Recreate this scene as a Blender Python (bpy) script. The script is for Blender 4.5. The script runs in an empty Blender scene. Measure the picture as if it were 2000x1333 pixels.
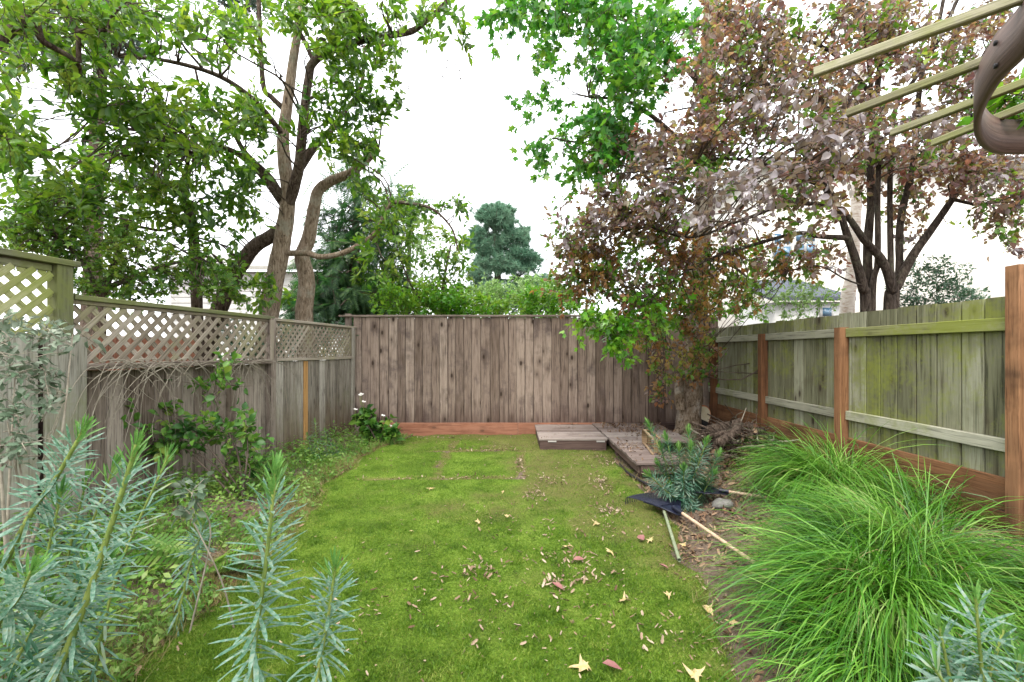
import bpy, math
import numpy as np
from mathutils import Matrix, Vector
R = math.radians
rng = np.random.default_rng(11)
sc = bpy.context.scene
C = sc.collection

# ------------------------------------------------------------------ camera
F, HZ, CAMZ = 889.0, 686.0, 1.45          # focal length and horizon in photo pixels, eye height
cam = bpy.data.cameras.new('camera')
cam.sensor_width = 36.0
cam.lens = 36.0 * F / 2000.0
cam.shift_y = (HZ - 666.5) / 2000.0
cam.clip_start, cam.clip_end = 0.05, 1000.0
cam_o = bpy.data.objects.new('camera', cam)
cam_o.location = (0, 0, CAMZ)
cam_o.rotation_euler = (R(90), 0, 0)
C.objects.link(cam_o)
sc.camera = cam_o

# ------------------------------------------------------------------ sky and light (overcast)
world = bpy.data.worlds.new('World')
sc.world = world
world.use_nodes = True
wn = world.node_tree.nodes
wl = world.node_tree.links
wn.clear()
SUN_EL, SUN_AZ = 58.0, 205.0
sky = wn.new('ShaderNodeTexSky')
sky.sky_type = 'NISHITA'
sky.sun_disc = False
sky.sun_elevation = R(SUN_EL)
sky.sun_rotation = R(SUN_AZ)
sky.dust_density = 6.0
wmix = wn.new('ShaderNodeMix')
wmix.data_type = 'RGBA'
wmix.inputs[0].default_value = 0.88
wmix.inputs[7].default_value = (9.6, 9.8, 10.1, 1)
wl.new(sky.outputs[0], wmix.inputs[6])
wbg = wn.new('ShaderNodeBackground')
wbg.inputs[1].default_value = 0.13
wl.new(wmix.outputs[2], wbg.inputs[0])
wout = wn.new('ShaderNodeOutputWorld')
wl.new(wbg.outputs[0], wout.inputs[0])
sun = bpy.data.lights.new('sun', 'SUN')
sun.energy = 1.5
sun.angle = R(25)
sun.color = (1.0, 0.96, 0.9)
sun_o = bpy.data.objects.new('sun', sun)
sun_o.rotation_euler = (R(90 - SUN_EL), 0, R(180 - SUN_AZ))
C.objects.link(sun_o)
sc.view_settings.view_transform = 'Standard'
sc.view_settings.look = 'None'
sc.view_settings.gamma = 1.0
sc.view_settings.exposure = 1.5
sc.view_settings.use_curve_mapping = False
sc.render.engine = 'CYCLES'
cy = sc.cycles
cy.max_bounces, cy.diffuse_bounces, cy.glossy_bounces, cy.transmission_bounces = 7, 4, 2, 5
cy.use_adaptive_sampling = True
cy.adaptive_threshold = 0.02
cy.use_denoising = True
cy.caustics_reflective = cy.caustics_refractive = False


# ------------------------------------------------------------------ helpers
def P(px, py, Y):
    """a photo pixel at depth Y metres -> a point of the place"""
    return np.array(((px - 1000) / F * Y, Y, CAMZ - (py - HZ) / F * Y))


def G(px, py, z=0.0):
    """a photo pixel on a level surface at height z"""
    Y = (CAMZ - z) * F / (py - HZ)
    return np.array(((px - 1000) / F * Y, Y, z))


def unit(v):
    v = np.asarray(v, float)
    return v / np.maximum(np.linalg.norm(v, axis=-1, keepdims=True), 1e-9)


def smooth(a, b, x):
    t = np.clip((np.asarray(x, float) - a) / (b - a), 0, 1)
    return t * t * (3 - 2 * t)


def vnoise(p, seed=0):
    """value noise 0..1 for an (N,2) or (N,3) array"""
    p = np.asarray(p, float)
    if p.shape[-1] == 2:
        p = np.concatenate([p, np.zeros(p.shape[:-1] + (1,))], -1)
    i = np.floor(p).astype(np.int64)
    f = p - i
    f = f * f * (3 - 2 * f)
    out = 0
    for dx in (0, 1):
        for dy in (0, 1):
            for dz in (0, 1):
                h = (i[..., 0] + dx) * 374761393 + (i[..., 1] + dy) * 668265263 + (i[..., 2] + dz) * 2147483647 + seed * 974634777
                h = (h ^ (h >> 13)) * 1274126177
                h = ((h ^ (h >> 16)) & 0xffffff) / float(0xffffff)
                w = (f[..., 0] if dx else 1 - f[..., 0]) * (f[..., 1] if dy else 1 - f[..., 1]) * (f[..., 2] if dz else 1 - f[..., 2])
                out = out + w * h
    return out


def fbm(p, seed=0, n=3):
    p = np.asarray(p, float)
    s, a, t = 0, 1, 0
    for k in range(n):
        s = s + a * vnoise(p * 2 ** k, seed + k)
        t += a
        a *= .5
    return s / t


def mesh_np(name, verts, faces, mat=None, smooth_shade=False, attrs=None):
    verts = np.ascontiguousarray(verts, dtype=np.float32)
    faces = np.ascontiguousarray(faces, dtype=np.int32)
    k = faces.shape[1]
    me = bpy.data.meshes.new(name)
    me.vertices.add(len(verts))
    me.vertices.foreach_set('co', verts.ravel())
    me.loops.add(faces.size)
    me.loops.foreach_set('vertex_index', faces.ravel())
    me.polygons.add(len(faces))
    me.polygons.foreach_set('loop_start', np.arange(0, faces.size, k, dtype=np.int32))
    if smooth_shade:
        me.polygons.foreach_set('use_smooth', np.ones(len(faces), dtype=bool))
    for an, av in (attrs or {}).items():
        a = me.attributes.new(an, 'FLOAT', 'POINT')
        a.data.foreach_set('value', np.ascontiguousarray(av, dtype=np.float32))
    me.update(calc_edges=True)
    if mat:
        me.materials.append(mat)
    return me


def link(name, me, parent=None, loc=(0, 0, 0), label=None, cat=None, group=None, kind=None):
    """link a mesh given in world coordinates (or placed at loc) under its parent"""
    o = bpy.data.objects.new(name, me)
    C.objects.link(o)
    l = Vector(tuple(float(x) for x in loc))
    if parent is not None:
        o.parent = parent
        l = l - parent.location
    o.location = l
    return tag(o, label, cat, group, kind)


def tag(o, label=None, cat=None, group=None, kind=None):
    if label: o['label'] = label
    if cat: o['category'] = cat
    if group: o['group'] = group
    if kind: o['kind'] = kind
    return o


def thing(name, loc, label, cat, group=None):
    o = bpy.data.objects.new(name, None)
    o.empty_display_size = .1
    o.location = tuple(float(x) for x in loc)
    C.objects.link(o)
    return tag(o, label, cat, group)


def frame(x, up):
    x = unit(x)
    y = unit(np.cross(up, x))
    return x, y, np.cross(x, y)


def board(name, p0, p1, wdir, w, t, mat, parent, nx=1, rough=0.0, kind=None, taper=None):
    """a plank from p0 to p1 (centre line); local x runs along the grain"""
    p0, p1 = np.asarray(p0, float), np.asarray(p1, float)
    L = np.linalg.norm(p1 - p0)
    x = unit(p1 - p0)
    z = unit(np.cross(x, wdir))
    y = np.cross(z, x)
    b = min(.004, w * .12, t * .2)
    ring = np.array([(-w / 2 + b, -t / 2), (w / 2 - b, -t / 2), (w / 2, -t / 2 + b), (w / 2, t / 2 - b), (w / 2 - b, t / 2), (-w / 2 + b, t / 2), (-w / 2, t / 2 - b), (-w / 2, -t / 2 + b)])
    V = []
    for i in range(nx + 1):
        r = ring.copy()
        if rough:
            r = r * (1 + rng.normal(0, rough, (1, 2)) * np.array([[.5, .3]]))
            r[:, 1] += rng.normal(0, rough * t)
        xs = L * (i / nx - .5)
        xo = rng.normal(0, rough * .06, 8) * (i in (0, nx))
        V += [(xs + xo[k], r[k, 0], r[k, 1]) for k in range(8)]
    Fc = []
    for i in range(nx):
        a = i * 8
        Fc += [(a + k, a + (k + 1) % 8, a + 8 + (k + 1) % 8, a + 8 + k) for k in range(8)]
    me = bpy.data.meshes.new(name)
    n = nx * 8
    me.from_pydata(V, [], Fc + [tuple(range(7, -1, -1)), tuple(range(n, n + 8))])
    me.update()
    me.materials.append(mat)
    o = bpy.data.objects.new(name, me)
    C.objects.link(o)
    M = Matrix(((x[0], y[0], z[0], 0), (x[1], y[1], z[1], 0), (x[2], y[2], z[2], 0), (0, 0, 0, 1)))
    c = (p0 + p1) / 2
    if parent is not None:
        o.parent = parent
        c = c - np.array(parent.location)
    o.matrix_basis = Matrix.Translation(Vector(c)) @ M
    if kind: o['kind'] = kind
    return o


def catmull(pts, n=6):
    p = np.asarray(pts, float)
    if len(p) < 3:
        return np.array([p[0] + (p[-1] - p[0]) * t for t in np.linspace(0, 1, n + 1)])
    q = np.vstack([2 * p[0] - p[1], p, 2 * p[-1] - p[-2]])
    out = []
    for i in range(1, len(q) - 2):
        for t in np.arange(n) / n:
            a, b, c, d = q[i - 1], q[i], q[i + 1], q[i + 2]
            out.append(.5 * (2 * b + (c - a) * t + (2 * a - 5 * b + 4 * c - d) * t * t + (3 * b - a - 3 * c + d) * t ** 3))
    out.append(p[-1])
    return np.array(out)


def tube(pts, rad, sides=8, bump=0.0, seed=0):
    """vertices and quads of a tapering tube"""
    p = np.asarray(pts, float)
    r = np.asarray(rad, float)
    n = len(p)
    t = unit(np.gradient(p, axis=0))
    ref = np.array((0.13, 0.21, 1.0)) if abs(t[0, 2]) < .9 else np.array((1.0, .1, 0))
    u = unit(np.cross(t, ref))
    v = np.cross(t, u)
    a = np.linspace(0, 2 * math.pi, sides, endpoint=False)
    off = u[:, None] * np.cos(a)[None, :, None] + v[:, None] * np.sin(a)[None, :, None]
    rr = r[:, None] * np.ones((1, sides))
    if bump:
        rr = rr * (1 + bump * (2 * fbm((p[:, None] + off * r[:, None, None]) * 6.0, seed) - 1))
    V = (p[:, None] + off * rr[..., None]).reshape(-1, 3)
    i = np.arange(n - 1)[:, None] * sides
    k = np.arange(sides)[None]
    k2 = (k + 1) % sides
    Fq = np.stack([i + k, i + k2, i + sides + k2, i + sides + k], -1).reshape(-1, 4)
    return V, Fq


def merge(parts):
    V, Fc, o = [], [], 0
    for v, f in parts:
        V.append(v)
        Fc.append(f + o)
        o += len(v)
    return np.vstack(V), np.vstack(Fc)


def scatter(tv, tf, pos, x, up, size, sx=None, sy=None):
    """many copies of one small template: pos (N,3), long axis x, normal up, size (N,)"""
    x = unit(x)
    y = unit(np.cross(up, x))
    z = np.cross(x, y)
    N = len(pos)
    s = np.asarray(size)[:, None, None]
    t = tv[None] * np.ones((N, 1, 1))
    if sy is not None:
        t = t * np.stack([np.ones(N), sy, np.ones(N)], -1)[:, None]
    V = pos[:, None] + s * (t[..., 0:1] * x[:, None] + t[..., 1:2] * y[:, None] + t[..., 2:3] * z[:, None])
    Fc = tf[None] + (np.arange(N) * len(tv))[:, None, None]
    return V.reshape(-1, 3), Fc.reshape(-1, tf.shape[1])


def leaf_tpl(w, fold=.12, droop=.15, rows=((.0, .04), (.3, .9), (.62, .95), (1.0, .0))):
    """a leaf folded along its midrib: unit length along x, triangles"""
    V, Fc = [], []
    for (x, ww) in rows:
        z = -droop * x * x
        V += [(x, -w * ww / 2, z + fold * w * ww), (x, 0, z), (x, w * ww / 2, z + fold * w * ww)]
    for i in range(len(rows) - 1):
        a = i * 3
        for k in (0, 1):
            p, q, r_, s_ = a + k, a + k + 1, a + k + 4, a + k + 3
            Fc += [(p, r_, q), (p, s_, r_)]
    return np.array(V), np.array(Fc)


def star_tpl(n=5, inner=.42, cup=.1):
    V = [(.0, 0, 0)]
    jit = np.random.default_rng(n).normal(0, .06, 2 * n)
    ang = np.linspace(-R(140), R(140), 2 * n - 1)
    for k, a in enumerate(ang):
        r = ((1.0 - .3 * abs(a) / R(140)) if k % 2 == 0 else inner) * (1 + jit[k])
        V.append((r * math.cos(a) * .55 + .35, r * math.sin(a) * .55, -cup * r * r))
    V.append((-.05, 0, .02))
    V[0] = (.35, 0, 0)
    Fc = [(0, k, k + 1) for k in range(1, 2 * n - 1)] + [(0, 2 * n - 1, 2 * n), (0, 2 * n, 1)]
    return np.array(V), np.array(Fc)


def rand_dirs(n, r=rng):
    return unit(r.normal(size=(n, 3)))


# ------------------------------------------------------------------ materials
def srgb(h):
    h = h.lstrip('#')
    c = [int(h[i:i + 2], 16) / 255 for i in (0, 2, 4)]
    return tuple(.70 * (x / 12.92 if x <= .04045 else ((x + .055) / 1.055) ** 2.4) for x in c) + (1,)   # swatches read off a bright exposure


def new_mat(name):
    m = bpy.data.materials.new(name)
    m.use_nodes = True
    nt = m.node_tree
    nt.nodes.clear()
    return m, nt.nodes, nt.links


def nd(nodes, typ, **kw):
    n = nodes.new(typ)
    for k, v in kw.items():
        setattr(n, k, v)
    return n


def ramp(nodes, stops):
    r = nodes.new('ShaderNodeValToRGB')
    e = r.color_ramp.elements
    while len(e) > 1:
        e.remove(e[-1])
    e[0].position, e[0].color = stops[0]
    for p, c in stops[1:]:
        x = e.new(p)
        x.color = c
    return r


def mixc(nodes, links, fac, a, b, mode='MIX'):
    m = nodes.new('ShaderNodeMix')
    m.data_type = 'RGBA'
    m.blend_type = mode
    for s, v in ((0, fac), (6, a), (7, b)):
        if hasattr(v, 'links'):
            links.new(v, m.inputs[s])
        else:
            m.inputs[s].default_value = v
    return m.outputs[2]


def mathn(nodes, links, op, a, b=0.0, clamp=False):
    m = nodes.new('ShaderNodeMath')
    m.operation = op
    m.use_clamp = clamp
    for s, v in ((0, a), (1, b)):
        if hasattr(v, 'links'):
            links.new(v, m.inputs[s])
        else:
            m.inputs[s].default_value = v
    return m.outputs[0]


def noise(nodes, links, vec, scale, detail=3, rough=.55, dist=0.0):
    n = nodes.new('ShaderNodeTexNoise')
    n.inputs['Scale'].default_value = scale
    n.inputs['Detail'].default_value = detail
    n.inputs['Roughness'].default_value = rough
    n.inputs['Distortion'].default_value = dist
    if vec is not None:
        links.new(vec, n.inputs['Vector'])
    return n.outputs[0]


def maprange(nodes, links, v, a, b, c=0.0, d=1.0):
    m = nodes.new('ShaderNodeMapRange')
    m.inputs[1].default_value, m.inputs[2].default_value, m.inputs[3].default_value, m.inputs[4].default_value = a, b, c, d
    links.new(v, m.inputs[0])
    return m.outputs[0]


def leaf_mat(name, cols, trans=.4, tcols=None, rough=.45, spec=.4, clump=1.4, under=None, tboost=1.0):
    """cols: leaf-to-leaf colours; tcols: colour of the light that comes through"""
    m, N, L = new_mat(name)
    geo = N.new('ShaderNodeNewGeometry')
    tc = N.new('ShaderNodeTexCoord')
    cl = noise(N, L, tc.outputs['Object'], clump, 2)
    v = mathn(N, L, 'MULTIPLY_ADD', geo.outputs['Random Per Island'], .6)
    N[-1] if False else None
    mm = N.new('ShaderNodeMath')
    mm.operation = 'MULTIPLY_ADD'
    L.new(cl, mm.inputs[0])
    mm.inputs[1].default_value = 1.3
    mm.inputs[2].default_value = -.45
    s = mathn(N, L, 'ADD', mathn(N, L, 'MULTIPLY', geo.outputs['Random Per Island'], .6), mm.outputs[0], True)
    n = len(cols)
    r1 = ramp(N, [(i / (n - 1), srgb(c)) for i, c in enumerate(cols)])
    L.new(s, r1.inputs[0])
    col = r1.outputs[0]
    if under:
        col = mixc(N, L, mathn(N, L, 'MULTIPLY', geo.outputs['Backfacing'], .8), col, srgb(under))
    b = N.new('ShaderNodeBsdfPrincipled')
    L.new(col, b.inputs['Base Color'])
    b.inputs['Roughness'].default_value = rough
    b.inputs['Specular IOR Level'].default_value = spec
    tr = N.new('ShaderNodeBsdfTranslucent')
    tcl = tcols or cols
    r2 = ramp(N, [(i / (len(tcl) - 1), srgb(c)) for i, c in enumerate(tcl)])
    L.new(s, r2.inputs[0])
    L.new(r2.outputs[0], tr.inputs[0])
    mx = N.new('ShaderNodeMixShader')
    mx.inputs[0].default_value = trans
    L.new(b.outputs[0], mx.inputs[1])
    L.new(tr.outputs[0], mx.inputs[2])
    o = N.new('ShaderNodeOutputMaterial')
    L.new(mx.outputs[0], o.inputs[0])
    return m


def wood_mat(name, cols, streak=.5, knots=.7, moss=None, moss_amt=0.0, moss_lo=.45, rough=.85, grain=60.0, bump=.4, stain=None, stain_amt=0.0, crack=.0, foot=None):
    """weathered timber, grain along local x; every board differs by its object random"""
    m, N, L = new_mat(name)
    tc = N.new('ShaderNodeTexCoord')
    oi = N.new('ShaderNodeObjectInfo')
    geo = N.new('ShaderNodeNewGeometry')
    off = N.new('ShaderNodeVectorMath')
    off.operation = 'SCALE'
    off.inputs[0].default_value = (37.1, 91.7, 53.3)
    L.new(oi.outputs['Random'], off.inputs['Scale'])
    ad = N.new('ShaderNodeVectorMath')
    ad.operation = 'ADD'
    L.new(tc.outputs['Object'], ad.inputs[0])
    L.new(off.outputs[0], ad.inputs[1])
    mp = N.new('ShaderNodeMapping')
    mp.inputs['Scale'].default_value = (.045, 1, 1)
    L.new(ad.outputs[0], mp.inputs['Vector'])
    g1 = noise(N, L, mp.outputs[0], grain, 5, .65, .6)
    mp2 = N.new('ShaderNodeMapping')
    mp2.inputs['Scale'].default_value = (.12, 1, 1)
    L.new(ad.outputs[0], mp2.inputs['Vector'])
    g2 = noise(N, L, mp2.outputs[0], 9.0, 3, .6, 1.0)
    base = ramp(N, [(.25, srgb(cols[0])), (.5, srgb(cols[1])), (.75, srgb(cols[2]))])
    f = mathn(N, L, 'ADD', mathn(N, L, 'MULTIPLY', g1, streak), mathn(N, L, 'MULTIPLY', g2, 1 - streak))
    f = mathn(N, L, 'ADD', f, mathn(N, L, 'MULTIPLY', mathn(N, L, 'SUBTRACT', oi.outputs['Random'], .5), .38))
    L.new(f, base.inputs[0])
    col = base.outputs[0]
    # fine dark grain lines
    gl = maprange(N, L, g1, .30, .47, .42, 1.0)
    col = mixc(N, L, 1.0, col, gl, 'MULTIPLY')
    if crack:
        mp3 = N.new('ShaderNodeMapping')
        mp3.inputs['Scale'].default_value = (.03, 1, 1)
        L.new(ad.outputs[0], mp3.inputs['Vector'])
        ck = noise(N, L, mp3.outputs[0], 130.0, 3, .7, .3)
        col = mixc(N, L, crack, col, maprange(N, L, ck, .36, .44, .25, 1.0), 'MULTIPLY')
    if stain:
        st = noise(N, L, ad.outputs[0], 2.6, 4, .65)
        col = mixc(N, L, maprange(N, L, st, .52, .72, 0, stain_amt), col, srgb(stain))
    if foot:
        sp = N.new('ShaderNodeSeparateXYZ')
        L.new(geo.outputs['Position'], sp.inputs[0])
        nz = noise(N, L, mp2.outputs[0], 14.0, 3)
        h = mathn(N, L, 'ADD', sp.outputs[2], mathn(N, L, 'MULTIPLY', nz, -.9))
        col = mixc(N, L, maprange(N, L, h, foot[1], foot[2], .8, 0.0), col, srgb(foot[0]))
    if knots:
        vo = N.new('ShaderNodeTexVoronoi')
        vo.inputs['Scale'].default_value = 6.0
        mk = N.new('ShaderNodeMapping')
        mk.inputs['Scale'].default_value = (.5, 1, .0)
        L.new(ad.outputs[0], mk.inputs['Vector'])
        L.new(mk.outputs[0], vo.inputs['Vector'])
        k = maprange(N, L, vo.outputs['Distance'], .08, .15, knots, 0.0)
        col = mixc(N, L, k, col, srgb('#241a15'))
        k2 = maprange(N, L, vo.outputs['Distance'], .12, .36, knots * .5, 0.0)
        col = mixc(N, L, k2, col, srgb('#4a3a2e'))
    if moss:
        mn = noise(N, L, geo.outputs['Position'], 2.2, 5, .65)
        mn2 = noise(N, L, geo.outputs['Position'], 26.0, 3, .6)
        mf = maprange(N, L, mathn(N, L, 'ADD', mathn(N, L, 'MULTIPLY', mn, .75), mathn(N, L, 'MULTIPLY', mn2, .3)), moss_lo, moss_lo + .16, 0, moss_amt)
        col = mixc(N, L, mf, col, srgb(moss))
    b = N.new('ShaderNodeBsdfPrincipled')
    L.new(col, b.inputs['Base Color'])
    b.inputs['Roughness'].default_value = rough
    b.inputs['Specular IOR Level'].default_value = .2
    bp = N.new('ShaderNodeBump')
    bp.inputs['Strength'].default_value = bump
    bp.inputs['Distance'].default_value = .004
    L.new(g1, bp.inputs['Height'])
    L.new(bp.outputs[0], b.inputs['Normal'])
    o = N.new('ShaderNodeOutputMaterial')
    L.new(b.outputs[0], o.inputs[0])
    return m


def plain_mat(name, c1, c2=None, scale=20.0, rough=.7, spec=.3, bump=.0, stretch=None, lo=.35, hi=.65, metallic=0.0):
    m, N, L = new_mat(name)
    tc = N.new('ShaderNodeTexCoord')
    vec = tc.outputs['Object']
    if stretch:
        mp = N.new('ShaderNodeMapping')
        mp.inputs['Scale'].default_value = stretch
        L.new(vec, mp.inputs['Vector'])
        vec = mp.outputs[0]
    n = noise(N, L, vec, scale, 5, .65)
    b = N.new('ShaderNodeBsdfPrincipled')
    r = ramp(N, [(lo, srgb(c1)), (hi, srgb(c2 or c1))])
    L.new(n, r.inputs[0])
    L.new(r.outputs[0], b.inputs['Base Color'])
    b.inputs['Roughness'].default_value = rough
    b.inputs['Specular IOR Level'].default_value = spec
    b.inputs['Metallic'].default_value = metallic
    if bump:
        bp = N.new('ShaderNodeBump')
        bp.inputs['Strength'].default_value = bump
        bp.inputs['Distance'].default_value = .02
        L.new(n, bp.inputs['Height'])
        L.new(bp.outputs[0], b.inputs['Normal'])
    o = N.new('ShaderNodeOutputMaterial')
    L.new(b.outputs[0], o.inputs[0])
    return m


def bark_mat(name, c1, c2, patch, scale=16.0, stretch=(1, 1, .22), patch_lo=.56):
    m, N, L = new_mat(name)
    tc = N.new('ShaderNodeTexCoord')
    mp = N.new('ShaderNodeMapping')
    mp.inputs['Scale'].default_value = stretch
    L.new(tc.outputs['Object'], mp.inputs['Vector'])
    n = noise(N, L, mp.outputs[0], scale * 2.2, 6, .72, .8)
    big = noise(N, L, tc.outputs['Object'], 3.2, 4, .6)
    r = ramp(N, [(.32, srgb('#2a221c')), (.44, srgb(c1)), (.62, srgb(c2))])
    L.new(n, r.inputs[0])
    sp = noise(N, L, tc.outputs['Object'], 24.0, 4, .7)
    pf = mathn(N, L, 'ADD', mathn(N, L, 'MULTIPLY', big, .7), mathn(N, L, 'MULTIPLY', sp, .35))
    col = mixc(N, L, maprange(N, L, pf, patch_lo, patch_lo + .1, 0, .6), r.outputs[0], srgb(patch))
    b = N.new('ShaderNodeBsdfPrincipled')
    L.new(col, b.inputs['Base Color'])
    b.inputs['Roughness'].default_value = .92
    b.inputs['Specular IOR Level'].default_value = .12
    bp = N.new('ShaderNodeBump')
    bp.inputs['Strength'].default_value = 1.0
    bp.inputs['Distance'].default_value = .03
    L.new(n, bp.inputs['Height'])
    L.new(bp.outputs[0], b.inputs['Normal'])
    o = N.new('ShaderNodeOutputMaterial')
    L.new(b.outputs[0], o.inputs[0])
    return m


def island_mat(name, cols, rough=.7, spec=.25, trans=0.0):
    return leaf_mat(name, cols, trans=trans, rough=rough, spec=spec, clump=3.0)


M = {}
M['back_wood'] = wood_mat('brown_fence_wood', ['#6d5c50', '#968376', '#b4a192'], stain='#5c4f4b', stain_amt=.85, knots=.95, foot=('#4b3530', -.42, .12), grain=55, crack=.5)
M['kick_red'] = wood_mat('reddish_board_wood', ['#8a5a45', '#a06b53', '#b28068'], knots=.4, stain='#6f4a3c', stain_amt=.5)
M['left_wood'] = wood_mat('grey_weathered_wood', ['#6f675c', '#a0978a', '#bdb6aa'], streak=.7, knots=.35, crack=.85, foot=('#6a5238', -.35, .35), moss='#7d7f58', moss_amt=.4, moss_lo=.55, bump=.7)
M['left_dark'] = wood_mat('dark_weathered_wood', ['#66584b', '#94867a', '#b2a698'], streak=.65, knots=.4, crack=.8, stain='#4c3a2e', stain_amt=.6, moss='#6f6f4c', moss_amt=.35, moss_lo=.58)
M['tall_wood'] = wood_mat('pale_grey_fence_wood', ['#8d897b', '#a9a698', '#c0beb2'], streak=.6, knots=.2, crack=.4, moss='#868a62', moss_amt=.6, moss_lo=.5)
M['lattice'] = wood_mat('grey_lattice_wood', ['#776c5c', '#998d7c', '#b4a999'], knots=.0, crack=.3, moss='#9a9a66', moss_amt=.5, moss_lo=.52)
M['lattice_moss'] = wood_mat('mossy_lattice_wood', ['#8f9060', '#a8a876', '#bdbb92'], knots=.0, crack=.3, moss='#8f9a4c', moss_amt=.7, moss_lo=.45)
M['cap_moss'] = wood_mat('mossy_cap_wood', ['#5f6148', '#7f8062', '#98977c'], knots=.1, moss='#71783f', moss_amt=.7, moss_lo=.45)
M['amber_slat'] = wood_mat('amber_new_wood', ['#a87a45', '#b98a52', '#c89b62'], knots=.1)
M['right_wood'] = wood_mat('green_grey_fence_wood', ['#68674f', '#89896e', '#a8a890'], streak=.5, knots=.8, moss='#8a923e', moss_amt=.75, moss_lo=.5, crack=.3, stain='#6c6a52', stain_amt=.6, grain=38)
M['right_rail'] = wood_mat('pale_rail_wood', ['#8e8d7b', '#a9a894', '#bfbda9'], knots=.2, moss='#929a55', moss_amt=.6, moss_lo=.54)
M['rail_moss'] = wood_mat('mossy_rail_wood', ['#73744a', '#8c8e5c', '#a3a478'], knots=.2, moss='#8a9438', moss_amt=.7, moss_lo=.44)
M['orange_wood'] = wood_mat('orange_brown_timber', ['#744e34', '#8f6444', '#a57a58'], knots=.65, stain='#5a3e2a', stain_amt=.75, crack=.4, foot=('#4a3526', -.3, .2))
M['deck'] = wood_mat('grey_brown_deck_wood', ['#6f605a', '#93847c', '#ada198'], knots=.2, stain='#5d4c46', stain_amt=.55)
M['deck_dark'] = wood_mat('dark_brown_deck_wood', ['#4b3b36', '#65524b', '#7a655c'], knots=.2)
M['pergola'] = wood_mat('mossy_pergola_wood', ['#787458', '#949074', '#b0ac92'], knots=.2, crack=.4, moss='#8a904c', moss_amt=.6, moss_lo=.48, stain='#7d7a52', stain_amt=.5)
m, N, L = new_mat('brown_bent_wood')
cx = N.new('ShaderNodeCombineXYZ')
L.new(mathn(N, L, 'MULTIPLY', nd(N, 'ShaderNodeAttribute', attribute_name='along').outputs['Fac'], 3.0), cx.inputs[0])
L.new(mathn(N, L, 'MULTIPLY', nd(N, 'ShaderNodeAttribute', attribute_name='across').outputs['Fac'], 90.0), cx.inputs[1])
g_ = noise(N, L, cx.outputs[0], 1.0, 5, .65, .4)
sp_ = noise(N, L, cx.outputs[0], 7.0, 3, .6)
rr_ = ramp(N, [(.3, srgb('#3e2f2a')), (.5, srgb('#69544c')), (.7, srgb('#8a746a'))])
L.new(mathn(N, L, 'ADD', mathn(N, L, 'MULTIPLY', g_, .75), mathn(N, L, 'MULTIPLY', sp_, .25)), rr_.inputs[0])
b = N.new('ShaderNodeBsdfPrincipled')
L.new(rr_.outputs[0], b.inputs['Base Color'])
b.inputs['Roughness'].default_value = .5
bp = N.new('ShaderNodeBump')
bp.inputs['Strength'].default_value = .5
bp.inputs['Distance'].default_value = .003
L.new(g_, bp.inputs['Height'])
L.new(bp.outputs[0], b.inputs['Normal'])
L.new(b.outputs[0], N.new('ShaderNodeOutputMaterial').inputs[0])
M['bent'] = m
M['hoop'] = wood_mat('tan_frame_wood', ['#7c6247', '#9a8062', '#b39b7e'], knots=.2)

M['bark_left'] = bark_mat('pale_brown_bark', '#85735f', '#b5a48f', '#a8a694')
M['bark_dark'] = bark_mat('dark_brown_bark', '#4e4137', '#7d6e62', '#85806e')
M['bark_gum'] = bark_mat('mottled_grey_bark', '#7a6753', '#ab9a86', '#c4beb2', 12.0, (1, 1, .4), .54)
M['bark_plum'] = bark_mat('dark_plum_bark', '#3a322c', '#63584e', '#6f6e5c')
M['bark_white'] = plain_mat('white_banded_bark', '#a8907c', '#e2d9cf', 10.0, .8, .2, .4, (1, 1, 4.0), .3, .55)
M['twig'] = plain_mat('grey_brown_twig', '#4a3f37', '#6f6258', 12.0, .9, .1)
M['dead_twig'] = plain_mat('pale_dead_twig', '#857c6c', '#aca493', 12.0, .9, .1)

M['magnolia'] = leaf_mat('magnolia_leaf', ['#2a4a20', '#42692a', '#668e36', '#9eb64a'], .48, ['#4a861e', '#6ca424', '#94c02e', '#c0d840'], rough=.35, spec=.5, clump=1.1)
M['lime_leaf'] = leaf_mat('lime_leaf', ['#38602a', '#52802e', '#749c38', '#9eb048'], .42, ['#5a9428', '#78aa30', '#98bc3c', '#b8c84c'], clump=1.6)
M['sweetgum'] = leaf_mat('sweetgum_leaf', ['#2a6038', '#3c7c36', '#5a9a38', '#8cb440'], .46, ['#48a030', '#62b230', '#86c438', '#b0d44a'], rough=.4, clump=1.1)
M['plum'] = leaf_mat('plum_leaf', ['#664c4c', '#826468', '#967e7c', '#948a68', '#a5868a'], .45, ['#c0705c', '#bc8060', '#c49a64', '#bcb45c', '#cc8a80'], rough=.38, spec=.6, clump=1.3)
M['plum_grey'] = leaf_mat('sky_sheen_plum_leaf', ['#6a5a5e', '#837678', '#958b8f', '#88826e'], .34, ['#a8645c', '#a0846c', '#a89a78', '#b07470'], rough=.3, spec=.7, clump=1.8)  # mauve-grey of reflected sky put into the leaf colour
M['russet'] = leaf_mat('russet_leaf', ['#85604c', '#a07656', '#b08c5a', '#a09c54'], .5, ['#cc7c48', '#cc9048', '#ccae4c', '#b4c44c'], clump=1.6)
M['conifer'] = leaf_mat('dark_conifer_spray', ['#1e3a2a', '#304f34', '#466c3e', '#6a8a4a'], .28, ['#347440', '#4a8e44', '#6ca64c', '#90b854'], rough=.6, clump=1.2)
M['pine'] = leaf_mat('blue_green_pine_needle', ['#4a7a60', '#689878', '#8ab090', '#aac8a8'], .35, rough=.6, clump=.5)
M['hedge'] = leaf_mat('bright_hedge_leaf', ['#3c7a20', '#569826', '#76b030', '#9cc442'], .4, ['#66b024', '#80c02c', '#a0cc38', '#bcd64c'], rough=.35, clump=1.5)
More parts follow.
